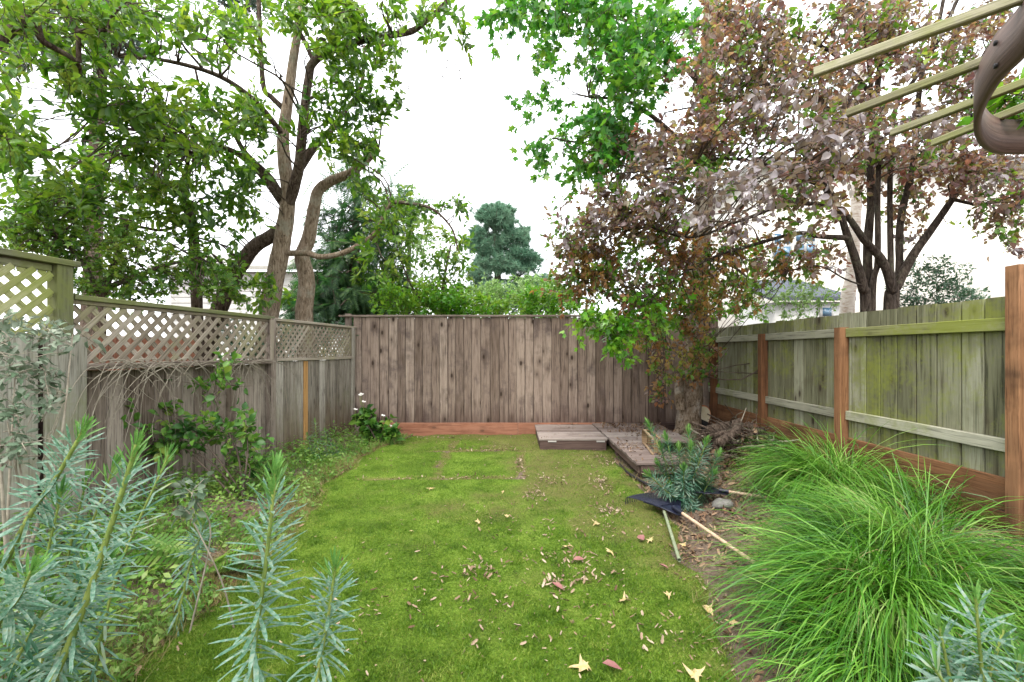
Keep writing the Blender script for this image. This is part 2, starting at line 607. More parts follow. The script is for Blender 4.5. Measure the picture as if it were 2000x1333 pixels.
M['pale_bush'] = leaf_mat('pale_green_bush_leaf', ['#6c9a4c', '#88b45c', '#a6c878', '#c0d898'], .35, clump=.8)
M['dark_far'] = leaf_mat('dark_grey_green_leaf', ['#2c4238', '#3c5446', '#50685a', '#6a8068'], .25, rough=.6)
M['ivy'] = leaf_mat('dusty_green_leaf', ['#345a40', '#4a7050', '#668a66', '#8aa888'], .25)
M['silver'] = leaf_mat('silver_grey_leaf', ['#3c5a3c', '#587254', '#7c8e74', '#a8b09c'], .25, under='#8c9884', rough=.6)
M['euph'] = leaf_mat('blue_green_spurge_leaf', ['#264e3a', '#426e56', '#68907a', '#9cb2a2', '#98a45c'], .3, ['#4c9050', '#5ea25c', '#78b26c', '#98c084', '#b0bc60'], rough=.5, spec=.35, clump=9.0, under='#6a8c76')
M['euph_tip'] = leaf_mat('fresh_green_spurge_leaf', ['#44783a', '#5c9242', '#7cac52', '#a0be70'], .4, rough=.4, clump=8.0)
M['euph_stem'] = plain_mat('green_spurge_stem', '#667f38', '#9caa58', 18.0, .6, .3, 0, (1, 1, .3))
M['tussock'] = leaf_mat('green_tussock_blade', ['#1f480e', '#3a7018', '#589226', '#80b040', '#acc478'], .25, ['#4a981a', '#60aa22', '#7abc30', '#98cc4c', '#b8d47c'], rough=.42, spec=.4, clump=2.5)
M['weed'] = leaf_mat('weed_leaf', ['#3f6a2c', '#5c8a38', '#7da448', '#a4b868'], .4, ['#6aa82c', '#84bc38', '#a0c84c', '#c0d070'], clump=3.0)
M['bramble'] = leaf_mat('bramble_leaf', ['#2f5a28', '#47782c', '#6a9a38', '#a0b44c'], .42, clump=3.0)
M['straw'] = island_mat('dry_straw_blade', ['#6e5c3a', '#8a7c4e', '#a89c6c', '#76803e'], .8, .1, .2)
M['litter'] = island_mat('dry_leaf_litter', ['#4a352a', '#664c3c', '#846a54', '#a58c72', '#6e5448'], .85, .1)
M['litter_pink'] = island_mat('pinkish_dead_leaf', ['#54402f', '#75604c', '#96806a', '#b8a690', '#7e6054'], .85, .1)
M['chips'] = island_mat('pale_leaf_crumb', ['#4e3e2c', '#6e5c44', '#927e62', '#b4a488', '#745648'], .85, .1)
M['fallen'] = island_mat('fallen_star_leaf', ['#a88c4c', '#b89e62', '#c4b184', '#a0825c'], .65, .25)
M['fallen_pink'] = island_mat('fallen_pink_leaf', ['#80504c', '#946460', '#a47c72'], .7, .25)
M['blade'] = leaf_mat('moss_blade', ['#2e4810', '#4e721a', '#72942a', '#a6ae58'], .28, ['#5c901a', '#76a424', '#94b634', '#b0bc58'], rough=.55, spec=.25, clump=5.0)
M['white_flower'] = plain_mat('white_petal', '#e8e4dc')
M['rake'] = plain_mat('dark_navy_plastic', '#15182a', '#23263c', 8.0, .4, .5)
M['handle'] = plain_mat('pale_wood_handle', '#c2a184', '#d8bfa4', 20.0, .6, .3, 0, (1, 1, .1))
M['stake'] = plain_mat('grey_green_stake', '#7f8a6a', '#9aa386', 20.0, .6, .3)
M['stone'] = plain_mat('grey_stone', '#6a6864', '#918e88', 12.0, .85, .2, .4)
M['black'] = plain_mat('black_plastic_edging', '#1c1b1d', '#2c2a2c', 9.0, .6, .3)
M['metal'] = plain_mat('pale_metal_bracket', '#b8b2ac', '#d0cbc4', 20.0, .4, .5)
M['cream'] = plain_mat('cream_board_paint', '#d8cba6', '#e6dcc0', 8.0, .45, .4)
M['orange_edge'] = plain_mat('orange_paint', '#c4683a', '#d07c4c', 8.0, .45, .4)
M['house_cream'] = plain_mat('cream_house_paint', '#f8f3e6', '#fdf9f0', 3.0, .8, .2)
M['house_pale'] = plain_mat('pale_house_siding', '#d3d2cc', '#e4e3de', 3.0, .8, .2)
M['roof_grey'] = plain_mat('slate_grey_roof', '#4a505a', '#5f656e', 9.0, .8, .2, .2)
M['roof_pale'] = plain_mat('pale_shingle_roof', '#a8a59c', '#c2bfb6', 9.0, .8, .2, .2)
M['glass'] = plain_mat('bluish_window_glass', '#4a6c86', '#6c90aa', 2.0, .08, .8)
M['frame_white'] = plain_mat('white_window_frame', '#dcdcd8')

# ------------------------------------------------------------------ the lie of the land
LX = np.array([(1.2, -1.6), (1.99, -1.7), (2.5, -1.72), (3.54, -1.82), (4.7, -2.02), (6.0, -2.1), (7.4, -1.85), (7.9, -1.7)])
RX = np.array([(1.2, .85), (1.99, 1.05), (2.78, 1.22), (3.1, 1.2), (3.75, 1.36), (4.7, 1.34), (5.5, 1.42), (6.4, 1.5), (7.9, 1.5)])


def lawn_d(x, y):
    """signed distance-like value: positive inside the lawn"""
    xl = np.interp(y, LX[:, 0], LX[:, 1])
    xr = np.interp(y, RX[:, 0], RX[:, 1])
    d = np.minimum(np.minimum(x - xl, xr - x), (7.86 - y) + 0 * x)
    w = fbm(np.stack([x * 3.1, y * 3.1], -1), 5) - .5
    return d + .32 * w


def ground_z(x, y):
    x = np.asarray(x, float)
    y = np.asarray(y, float)
    n = fbm(np.stack([x * 1.3, y * 1.3], -1), 3) - .5
    xr = np.interp(y, RX[:, 0], RX[:, 1])
    xl = np.interp(y, LX[:, 0], LX[:, 1])
    right = smooth(.1, 1.5, x - xr) * .17 * smooth(6.9, 5.5, y)
    left = smooth(.1, 1.2, xl - x) * .10
    inside = smooth(-5.5, -4.5, x) * smooth(5.5, 4.5, x) * smooth(9.5, 8.2, y)
    return (n * .05 + right + left) * inside


def axis(lo, hi, step, far):
    a = np.arange(lo, hi + 1e-6, step)
    f = np.array([1, 3, 7, 15, 35, 80, 200, 420])
    return np.concatenate([lo - f[::-1], a, hi + f])


xs, ys = axis(-5, 5, .06, 1), axis(.6, 9.6, .06, 1)
X, Yg = np.meshgrid(xs, ys)
gz = ground_z(X.ravel(), Yg.ravel())
gz = gz + .02 * (fbm(np.stack([X.ravel() * 9, Yg.ravel() * 9], -1), 8) - .5) * (np.abs(X.ravel()) < 5)
V = np.stack([X.ravel(), Yg.ravel(), gz], -1)
nx_, ny_ = len(xs), len(ys)
i = (np.arange(ny_ - 1)[:, None] * nx_ + np.arange(nx_ - 1)[None]).ravel()
Fq = np.stack([i, i + 1, i + nx_ + 1, i + nx_], -1)
# soil
m, N, L = new_mat('garden_soil')
tc = N.new('ShaderNodeTexCoord')
n1 = noise(N, L, tc.outputs['Object'], 38.0, 6, .7)
n2 = noise(N, L, tc.outputs['Object'], 3.0, 4, .6)
r = ramp(N, [(.28, srgb('#3a2e26')), (.45, srgb('#675547')), (.6, srgb('#85725f')), (.75, srgb('#a8957e'))])
L.new(mathn(N, L, 'ADD', mathn(N, L, 'MULTIPLY', n1, .7), mathn(N, L, 'MULTIPLY', n2, .3)), r.inputs[0])
b = N.new('ShaderNodeBsdfPrincipled')
L.new(r.outputs[0], b.inputs['Base Color'])
b.inputs['Roughness'].default_value = .95
bp = N.new('ShaderNodeBump')
bp.inputs['Strength'].default_value = .9
bp.inputs['Distance'].default_value = .03
L.new(n1, bp.inputs['Height'])
L.new(bp.outputs[0], b.inputs['Normal'])
o_ = N.new('ShaderNodeOutputMaterial')
L.new(b.outputs[0], o_.inputs[0])
M['soil'] = m
link('ground', mesh_np('ground', V, Fq, M['soil'], True), kind='structure')

# lawn: a mossy sheet whose edge sinks into the soil
xs, ys = np.arange(-2.6, 2.05, .03), np.arange(1.2, 7.9, .03)
X, Yg = np.meshgrid(xs, ys)
x, y = X.ravel(), Yg.ravel()
d = lawn_d(x, y)


def joints(x, y):
    """dead leaf-filled joints between the mossed-over slabs"""
    w = .05 * (fbm(np.stack([x * 2.5, y * 2.5], -1), 21) - .5)
    j = np.zeros_like(x)
    for (ax, a0, a1, c) in (('h', -1.2, .25, 6.55), ('h', -1.7, .2, 5.12), ('v', 5.1, 6.6, .12), ('v', 5.1, 7.3, -.9)):
        dd = np.abs((y if ax == 'h' else x) - c + w * 2)
        s = x if ax == 'h' else y
        j = np.maximum(j, smooth(.10, .03, dd) * smooth(a0 - .1, a0 + .1, s) * smooth(a1 + .1, a1 - .1, s) * smooth(.22, .5, fbm(np.stack([x * 4, y * 4], -1), 33)))
    return j


def worn(x, y):
    a = fbm(np.stack([x * 1.6 + 4, y * 1.2], -1), 41)
    b_ = fbm(np.stack([x * 6, y * 6], -1), 42)
    side = smooth(-.5, .7, x + .25 * (y - 4)) * .5 + smooth(6.2, 7.2, y) * .35
    return np.clip(smooth(.42, .72, a * .55 + b_ * .25 + side * .42) , 0, 1)


jt, wo = joints(x, y), worn(x, y)
lz = ground_z(x, y) + .035 * smooth(-.02, .12, d) - .012 - .02 * jt
lz += .012 * (fbm(np.stack([x * 14, y * 14], -1), 9) - .5)
keep = d > -.12
nx_, ny_ = len(xs), len(ys)
i = (np.arange(ny_ - 1)[:, None] * nx_ + np.arange(nx_ - 1)[None]).ravel()
Fq = np.stack([i, i + 1, i + nx_ + 1, i + nx_], -1)
Fq = Fq[keep[Fq].any(1)]
used = np.unique(Fq)
mapi = np.full(len(x), -1)
mapi[used] = np.arange(len(used))
m, N, L = new_mat('mossy_lawn')
tc = N.new('ShaderNodeTexCoord')
n1 = noise(N, L, tc.outputs['Object'], 55.0, 5, .75)
n2 = noise(N, L, tc.outputs['Object'], 2.2, 4, .6)
n3 = noise(N, L, tc.outputs['Object'], 300.0, 2, .7)
r = ramp(N, [(.32, srgb('#2c3a0e')), (.45, srgb('#526c1a')), (.56, srgb('#769430')), (.70, srgb('#9cab54'))])  # darkest stop painted in so the gaps between blades look shaded
L.new(mathn(N, L, 'ADD', mathn(N, L, 'MULTIPLY', n1, .62), mathn(N, L, 'MULTIPLY', n2, .38)), r.inputs[0])
at = nd(N, 'ShaderNodeAttribute', attribute_name='worn')
br = ramp(N, [(.3, srgb('#4e4626')), (.5, srgb('#7a6e42')), (.7, srgb('#a0946a'))])
L.new(n3, br.inputs[0])
wf = mathn(N, L, 'MULTIPLY', at.outputs['Fac'], maprange(N, L, n1, .3, .6, .25, .95), True)
col = mixc(N, L, wf, r.outputs[0], br.outputs[0])
b = N.new('ShaderNodeBsdfPrincipled')
L.new(col, b.inputs['Base Color'])
b.inputs['Roughness'].default_value = .9
b.inputs['Specular IOR Level'].default_value = .15
bp = N.new('ShaderNodeBump')
bp.inputs['Strength'].default_value = 1.0
bp.inputs['Distance'].default_value = .015
L.new(mathn(N, L, 'ADD', n1, mathn(N, L, 'MULTIPLY', n3, .5)), bp.inputs['Height'])
L.new(bp.outputs[0], b.inputs['Normal'])
o_ = N.new('ShaderNodeOutputMaterial')
L.new(b.outputs[0], o_.inputs[0])
M['lawn'] = m
wv = np.clip(np.maximum(wo * .9, jt), 0, 1)
link('lawn', mesh_np('lawn', np.stack([x, y, lz], -1)[used], mapi[Fq], M['lawn'], True, {'worn': wv[used]}), kind='structure')


def lawn_top(x, y):
    d = lawn_d(x, y)
    return np.maximum(ground_z(x, y), ground_z(x, y) + .035 * smooth(-.02, .12, d) - .012 - .02 * joints(x, y))


# ------------------------------------------------------------------ back fence
BY = 7.87
XL, XR = -2.74, 3.42
bf = thing('back_fence', (0.3, BY, 0), 'tall solid fence of brown vertical boards closing the far end of the garden', 'fence')
xx = XL + .0
k = 0
while xx < XR + .1:
    w = float(rng.choice([.138, .145, .150, .125, .155]))
    top = 2.035 + rng.normal(0, .004)
    yo = BY + .012 + rng.normal(0, .004)
    lean = rng.normal(0, .003)
    board('board', (xx + w / 2, yo, .21), (xx + w / 2 + lean, yo, top), (1, 0, 0), w, .02, M['back_wood'], bf, 3, .01)
    xx += w + rng.choice([.005, .007, .010])
    k += 1
xx = XL + .06
while xx < XR:
    board('added_backing', (xx + .14, BY + .042, .2), (xx + .14, BY + .042, 2.0), (1, 0, 0), .279, .02, M['deck_dark'], bf)  # layer added behind the boards so the gaps between them stay dark
    xx += .28
board('cap_rail', (XL - .25, BY + .01, 2.055), (XR + .1, BY + .01, 2.06), (0, 1, 0), .09, .032, M['left_dark'], bf)
board('kick_board', (XL + .3, BY - .022, .095), (.1, BY - .022, .095), (0, 0, 1), .235, .036, M['kick_red'], bf)
board('kick_board', (.105, BY - .022, .095), (1.6, BY - .022, .095), (0, 0, 1), .235, .036, M['kick_red'], bf)
board('kick_board', (1.605, BY - .022, .095), (XR, BY - .022, .095), (0, 0, 1), .235, .036, M['deck_dark'], bf)
board('post', (XL - .12, BY + .09, -.3), (XL - .12, BY + .09, 2.1), (1, 0, 0), .09, .09, M['left_dark'], bf)

# ------------------------------------------------------------------ left fences
def lf(Y, off=0.0):
    """a point on the left fence line (off: towards the lawn)"""
    d = unit(np.array((.155, 1.0, 0)))
    nrm = np.array((d[1], -d[0], 0))
    return np.array((-2.74 - (7.87 - Y) * .155, Y, 0)) + nrm * off


UP = np.array((0, 0, 1.0))


def zz(p, z):
    return np.array((p[0], p[1], z))


LFD = unit(lf(7) - lf(3))


def lattice(parent, Y0, Y1, z0, z1, step, w, mat, off=0.0):
    """two layers of crossing slats, clipped to the panel"""
    Lh = np.linalg.norm(lf(Y1) - lf(Y0))
    H = z1 - z0
    for layer, sgn in ((0, 1), (1, -1)):
        s = -H + .02 + (step * .3 if layer else 0)
        while s < Lh:
            # the slat runs from (s, 0) to (s+H, H), or falls for the second layer
            a0, a1 = max(s, 0), min(s + H, Lh)
            if a1 - a0 > .03:
                h0, h1 = a0 - s, a1 - s
                if sgn < 0:
                    h0, h1 = H - h0, H - h1
                o = off + (.012 if layer == 0 else 0.003)
                q0 = zz(lf(Y0, o) + LFD * a0, z0 + h0)
                q1 = zz(lf(Y0, o) + LFD * a1, z0 + h1)
                board('lattice_slat', q0, q1, np.cross(unit(q1 - q0), np.array((LFD[1], -LFD[0], 0))), w, .008, mat, parent)
            s += step


fl = thing('lattice_fence', lf(5.6), 'weathered grey board fence topped with diagonal lattice, left of the lawn', 'fence')
# boards, far panel: proud grey boards; near panel: recessed darker ones
Y = 5.82
k = 0
while Y < 7.72:
    w = float(rng.choice([.13, .14, .15]))
    if k == 4:
        board('board', zz(lf(Y + .06, .045), .05), zz(lf(Y + .06, .045), 1.31), LFD, .085, .02, M['amber_slat'], fl)
        Y += .115
    else:
        board('board', zz(lf(Y + w / 2, .04), .02), zz(lf(Y + w / 2, .04), 1.315 + rng.normal(0, .006)), LFD, w - .003, .02, M['left_wood'], fl, 3, .03)
        Y += w
    k += 1
Y = 3.52
while Y < 5.7:
    w = float(rng.choice([.135, .145, .15]))
    board('board', zz(lf(Y + w / 2, -.03), .02), zz(lf(Y + w / 2, -.03), 1.29 + rng.normal(0, .004)), LFD, w - .004, .02, M['left_dark'], fl, 3, .03)
    Y += w
board('post', zz(lf(5.74, .03), -.3), zz(lf(5.74, .03), 1.86), LFD, .09, .09, M['left_dark'], fl)
board('post', zz(lf(7.74, .03), -.3), zz(lf(7.74, .03), 1.84), LFD, .09, .09, M['left_wood'], fl)
board('trim', zz(lf(5.69, .085), 1.34), zz(lf(5.69, .085), 1.84), LFD, .06, .018, M['lattice'], fl)
board('trim', zz(lf(7.66, .06), 1.36), zz(lf(7.66, .06), 1.82), LFD, .05, .018, M['lattice'], fl)
board('trim', zz(lf(7.80, .06), 1.36), zz(lf(7.80, .06), 1.82), LFD, .04, .018, M['lattice'], fl)
board('cap_rail', zz(lf(3.50, .02), 1.865), zz(lf(5.76, .02), 1.865), (LFD[1], -LFD[0], 0), .10, .04, M['cap_moss'], fl, 3, .02)
board('cap_rail', zz(lf(5.77, .02), 1.852), zz(lf(7.86, .02), 1.852), (LFD[1], -LFD[0], 0), .09, .035, M['lattice'], fl, 3, .02)
board('rail', zz(lf(3.50, .035), 1.325), zz(lf(5.70, .035), 1.32), (LFD[1], -LFD[0], 0), .12, .05, M['left_dark'], fl, 4, .03)
board('rail', zz(lf(5.80, .03), 1.338), zz(lf(7.70, .03), 1.338), (LFD[1], -LFD[0], 0), .09, .04, M['lattice'], fl, 3, .02)
board('rail', zz(lf(3.50, .03), 1.83), zz(lf(5.70, .03), 1.83), UP, .035, .03, M['lattice'], fl)
board('rail', zz(lf(5.80, .03), 1.818), zz(lf(7.70, .03), 1.818), UP, .03, .03, M['lattice'], fl)
lattice(fl, 3.52, 5.68, 1.355, 1.815, .128, .044, M['lattice'], .02)
lattice(fl, 5.80, 7.68, 1.36, 1.80, .098, .036, M['lattice'], .045)

ft = thing('tall_lattice_fence', lf(2.9), 'taller mossy lattice fence section with wide pale boards at the left edge', 'fence')
board('post', zz(lf(3.43, .03), -.3), zz(lf(3.43, .03), 2.09), LFD, .11, .10, M['cap_moss'], ft, 3, .02)
board('cap_rail', zz(lf(1.9, .03), 2.115), zz(lf(3.52, .03), 2.115), (LFD[1], -LFD[0], 0), .13, .045, M['cap_moss'], ft, 3, .02)
board('rail', zz(lf(1.9, .03), 2.06), zz(lf(3.36, .03), 2.06), UP, .05, .04, M['cap_moss'], ft)
board('rail', zz(lf(1.9, .0), 1.50), zz(lf(3.36, .0), 1.50), UP, .09, .04, M['cap_moss'], ft)
Y = 3.56
for w in (.29, .25, .25, .25, .25, .25):
    Y -= w
    board('board', zz(lf(Y + w / 2, .10 if w > .28 else .06), .0), zz(lf(Y + w / 2, .10 if w > .28 else .06), 1.56), LFD, w - .012, .022, M['tall_wood'], ft, 3, .02)
board('added_backing', zz(lf(3.10, .02), .0), zz(lf(3.10, .02), 1.5), LFD, .5, .02, M['deck_dark'], ft)  # dark sheet added behind the wide boards so their gap reads dark
lattice(ft, 2.0, 3.36, 1.54, 2.04, .125, .045, M['lattice_moss'], .035)

# ------------------------------------------------------------------ right fence
FX = 3.42
fr = thing('right_fence', (FX, 5.4, 0), 'green-stained board fence with orange-brown posts along the right side', 'fence')
Y = 1.7
while Y < 7.84:
    w = float(rng.choice([.17, .185, .19, .2])) if Y > 3.2 else .2
    board('board', (FX + .012, Y + w / 2, .565 + rng.normal(0, .003)), (FX + .012, Y + w / 2, 1.83 + rng.normal(0, .006)), (0, 1, 0), w - .012, .02, M['right_wood'], fr, 3, .01)
    Y += w
Y = 1.72
while Y < 7.8:
    board('added_backing', (FX + .04, Y + .14, .56), (FX + .04, Y + .14, 1.79), (0, 1, 0), .279, .02, M['left_dark'], fr)  # added to block light from behind, so the board seams look dark
    Y += .28
PY = [(7.6, 1.68), (6.12, 1.68), (4.66, 1.69), (3.03, 2.02)]
segs = [(1.7, 2.98), (3.08, 4.61), (4.71, 6.07), (6.17, 7.55), (7.65, 7.84)]
for (y0, y1) in segs:
    board('rail', (FX - .022, y0, 1.635), (FX - .022, y1, 1.635), UP, .09, .04, M['rail_moss'] if y0 < 4 else M['right_rail'], fr, 3, .02)
    board('rail', (FX - .022, y0, .80), (FX - .022, y1, .80), UP, .09, .04, M['right_rail'], fr, 3, .02)
    board('kick_board', (FX - .005, y0, .46), (FX - .005, y1, .46), UP, .225, .038, M['orange_wood'], fr)
    board('kick_board', (FX - .003, y0, .225), (FX - .003, y1, .225), UP, .23, .038, M['orange_wood'], fr)
    board('kick_board', (FX - .006, y0, -.01), (FX - .006, y1, -.01), UP, .225, .038, M['orange_wood'], fr)
for (y, zt) in PY:
    board('post', (FX - .048, y, -.3), (FX - .048, y, zt), (1, 0, 0), .09, .09, M['orange_wood'], fr, 2, .01)
board('post', (FX - .048, 1.65, -.3), (FX - .048, 1.65, 1.69), (1, 0, 0), .09, .09, M['orange_wood'], fr)

# a further weathered fence in the neighbour's garden
nf = thing('neighbour_fence', (5.6, 9.2, 0), 'distant weathered grey picket fence beyond the right fence', 'fence')
xx = 4.2
while xx < 7.4:
    board('board', (xx, 9.4 - (xx - 4.2) * .3, 0), (xx, 9.4 - (xx - 4.2) * .3, 1.95 + rng.normal(0, .012)), (1, -.3, 0), .135, .02, M['left_wood'], nf)
    xx += .145
board('rail', (4.13, 9.37, 1.6), (7.4, 8.39, 1.6), UP, .09, .04, M['left_wood'], nf)

# ------------------------------------------------------------------ step and deck
st = thing('wooden_step', (.9, 7.2, 0), 'low boxy wooden step with hinged lid against the back fence', 'step')
yy = 6.56
for k in range(9):
    board('plank', (.39, yy + .07, .172), (1.375, yy + .07, .172), (0, 1, 0), .137, .03, M['deck'], st, 3, .01)
    yy += .141
board('fascia', (.405, 6.585, .072), (1.36, 6.585, .072), UP, .165, .03, M['deck_dark'], st)
board('side_board', (.42, 6.60, .072), (.42, 7.80, .072), UP, .165, .03, M['deck_dark'], st)
board('side_board', (1.345, 6.60, .072), (1.345, 7.80, .072), UP, .165, .03, M['deck_dark'], st)
for hx in (.52, 1.22):
    board('bracket', (hx, 6.565, .145), (hx + .12, 6.565, .145), UP, .02, .012, M['metal'], st)

dk = thing('wooden_deck', (1.7, 6.4, 0), 'low grey-brown plank deck running from the back fence beside the tree', 'deck')
yy = 5.07
k = 0
while yy < 7.8:
    x1 = 1.93 if yy < 6.3 else 2.5
    board('plank', (1.385 + rng.normal(0, .004), yy + .069, .19), (x1 + rng.normal(0, .01), yy + .069, .19), (0, 1, 0), .134, .032, M['deck'], dk, 3, .01)
    yy += .1385
board('fascia', (1.44, 5.10, .122), (1.91, 5.10, .122), UP, .10, .035, M['deck_dark'], dk)
board('joist', (1.44, 5.13, .122), (1.44, 7.80, .122), UP, .10, .035, M['deck_dark'], dk)
board('joist', (1.88, 5.13, .122), (1.88, 6.3, .122), UP, .10, .035, M['deck_dark'], dk)
board('joist', (2.44, 6.33, .122), (2.44, 7.80, .122), UP, .10, .035, M['deck_dark'], dk)
for (a, c) in ((1.50, 5.25), (1.82, 5.25), (1.5, 7.6), (2.38, 7.6), (1.5, 6.4), (2.38, 6.5)):
    board('foot', (a, c, -.1), (a, c, .17), (1, 0, 0), .09, .09, M['deck_dark'], dk)

# curved wooden frame lying on the deck
hf = thing('garden_rack', (1.8, 5.8, .207), 'small tan wooden rack with a curved end lying on the deck', 'rack')
a = np.linspace(-math.pi / 2, math.pi / 2, 13)
ax_ = unit(np.array((-.10, -.80, 0)))
end = np.array((1.80, 6.05, .31))
pts = np.array([end + -ax_ * .085 * math.cos(t) * 1.0 + UP * .09 * math.sin(t) for t in a])
perp = np.cross(ax_, UP)
V, Fc = [], []
for p_, t in zip(pts, a):
    n_ = -ax_ * math.cos(t) + UP * math.sin(t)
    for (s1, s2) in ((-1, 0), (1, 0), (1, 1), (-1, 1)):
        V.append(p_ + perp * .06 * s1 + n_ * .018 * (s2 - .5))
for i in range(len(pts) - 1):
    for k in range(4):
        Fc.append((i * 4 + k, i * 4 + (k + 1) % 4, i * 4 + 4 + (k + 1) % 4, i * 4 + 4 + k))
Fc += [(3, 2, 1, 0), tuple(len(V) - 4 + k for k in range(4))]
link('curved_end', mesh_np('curved_end', np.array(V) - end, np.array(Fc), M['hoop']), hf, end)
for zo in (.09, -.09):
    for s1 in (-.04, .04):
        q = end + UP * zo + perp * s1
        board('rail', q, q + ax_ * .62, perp, .03, .018, M['hoop'], hf)
for t in (.12, .6):
    q = end + ax_ * t
    board('upright', q - UP * .08, q + UP * .08, perp, .05, .018, M['hoop'], hf)

# cream board leaning in the corner
cb = thing('leaning_board', (2.98, 7.45, 0), 'cream rounded board end with an orange edge leaning behind the tree trunk', 'board')


def prism(o2, th, M4):
    n = len(o2)
    V = np.vstack([np.c_[o2[:, 0], np.full(n, -th / 2), o2[:, 1]], np.c_[o2[:, 0], np.full(n, th / 2), o2[:, 1]]])
    V = np.array([tuple(M4 @ Vector(v)) for v in V])
    me = bpy.data.meshes.new('board_panel')
    me.from_pydata([tuple(v) for v in V], [], [tuple(range(n)), tuple(range(2 * n - 1, n - 1, -1))] + [(k, n + k, n + (k + 1) % n, (k + 1) % n) for k in range(n)])
    me.update()
    return me


M4 = Matrix.Rotation(R(24), 4, 'Y') @ Matrix.Rotation(R(-10), 4, 'X')
cap = np.array([(.12 * math.cos(t), .44 + .14 * math.sin(t)) for t in np.linspace(0, math.pi, 17)] + [(-.12, .36), (.12, .36)])
for nm, o2, th, mt, dy in (('panel', cap, .022, 'cream', 0), ('edge', np.vstack([cap[:17] * [1.13, 1.03], [(-.136, .36), (.136, .36)]]), .012, 'orange_edge', .018), ('lower_panel', np.array([(-.12, .36), (-.12, 0), (.12, 0), (.12, .36)]), .022, 'black', 0)):
    me = prism(o2, th, M4)
    me.materials.append(M[mt])
    link(nm, me, cb, (2.98, 7.45 + dy, .0))

# ------------------------------------------------------------------ pergola corner
PZ = 2.44
pg = thing('pergola', (2.1, 1.2, 0), 'pergola corner with mossy fanned slats and a curved brown beam, top right', 'pergola')
for (tx, ty), (qx, qy) in (((1590, 143), (1980, 2)), ((1655, 222), (1930, 117)), ((1742, 260), (1895, 202)), ((1822, 280), (1905, 247))):
    a_, b_ = G(tx, ty, PZ), G(qx, qy, PZ)
    a_[2] = b_[2] = PZ
    dr = unit(b_ - a_)
    board('slat', a_, a_ + dr * 1.15, UP, .030, .026, M['pergola'], pg, 2, .01)
arc = catmull([G(2060, -40, 2.36), G(2000, 58, 2.36), G(1945, 120, 2.36), G(1911, 190, 2.36), G(1914, 238, 2.36), G(1942, 264, 2.36), G(2000, 268, 2.36), G(2080, 262, 2.36)], 8)
arc[:, 2] = 2.36
tn = unit(np.gradient(arc, axis=0))
nn = np.cross(tn, UP)
V, Fc = [], []
for p_, n_ in zip(arc, nn):
    for (s1, s2) in ((-1, -1), (1, -1), (1, 1), (-1, 1)):
        V.append(p_ + n_ * .010 * s1 + UP * .07 * s2)
for i in range(len(arc) - 1):
    Fc += [(i * 4 + k, i * 4 + (k + 1) % 4, i * 4 + 4 + (k + 1) % 4, i * 4 + 4 + k) for k in range(4)]
Fc += [(3, 2, 1, 0), tuple(len(V) - 4 + k for k in range(4))]
pc = np.array((2.1, 1.2, 0))
alen = np.r_[0, np.cumsum(np.linalg.norm(np.diff(arc, axis=0), axis=1))]
link('curved_beam', mesh_np('curved_beam', np.array(V), np.array(Fc), M['bent'], False, {'along': np.repeat(alen, 4), 'across': np.tile([0, 0.02, .16, .14], len(arc))}), pg)
for k_ in (14, 26, 38):
    for zo in (-.035, .035):
        q = arc[k_] + UP * zo - nn[k_] * .012
        v, f = tube(np.array([q, q - nn[k_] * .006, q - nn[k_] * .0065]), [.008, .008, .001], 8)
        link('bolt', mesh_np('bolt', v, f, M['black']), pg)
board('post', (2.42, 1.75, -.2), (2.42, 1.75, 2.42), (1, 0, 0), .09, .09, M['orange_wood'], pg)
board('post', (1.75, .75, -.2), (1.75, .75, 2.42), (1, 0, 0), .09, .09, M['orange_wood'], pg)
board('header', (1.62, .55, 2.51), (2.6, 2.0, 2.51), UP, .1, .04, M['orange_wood'], pg)


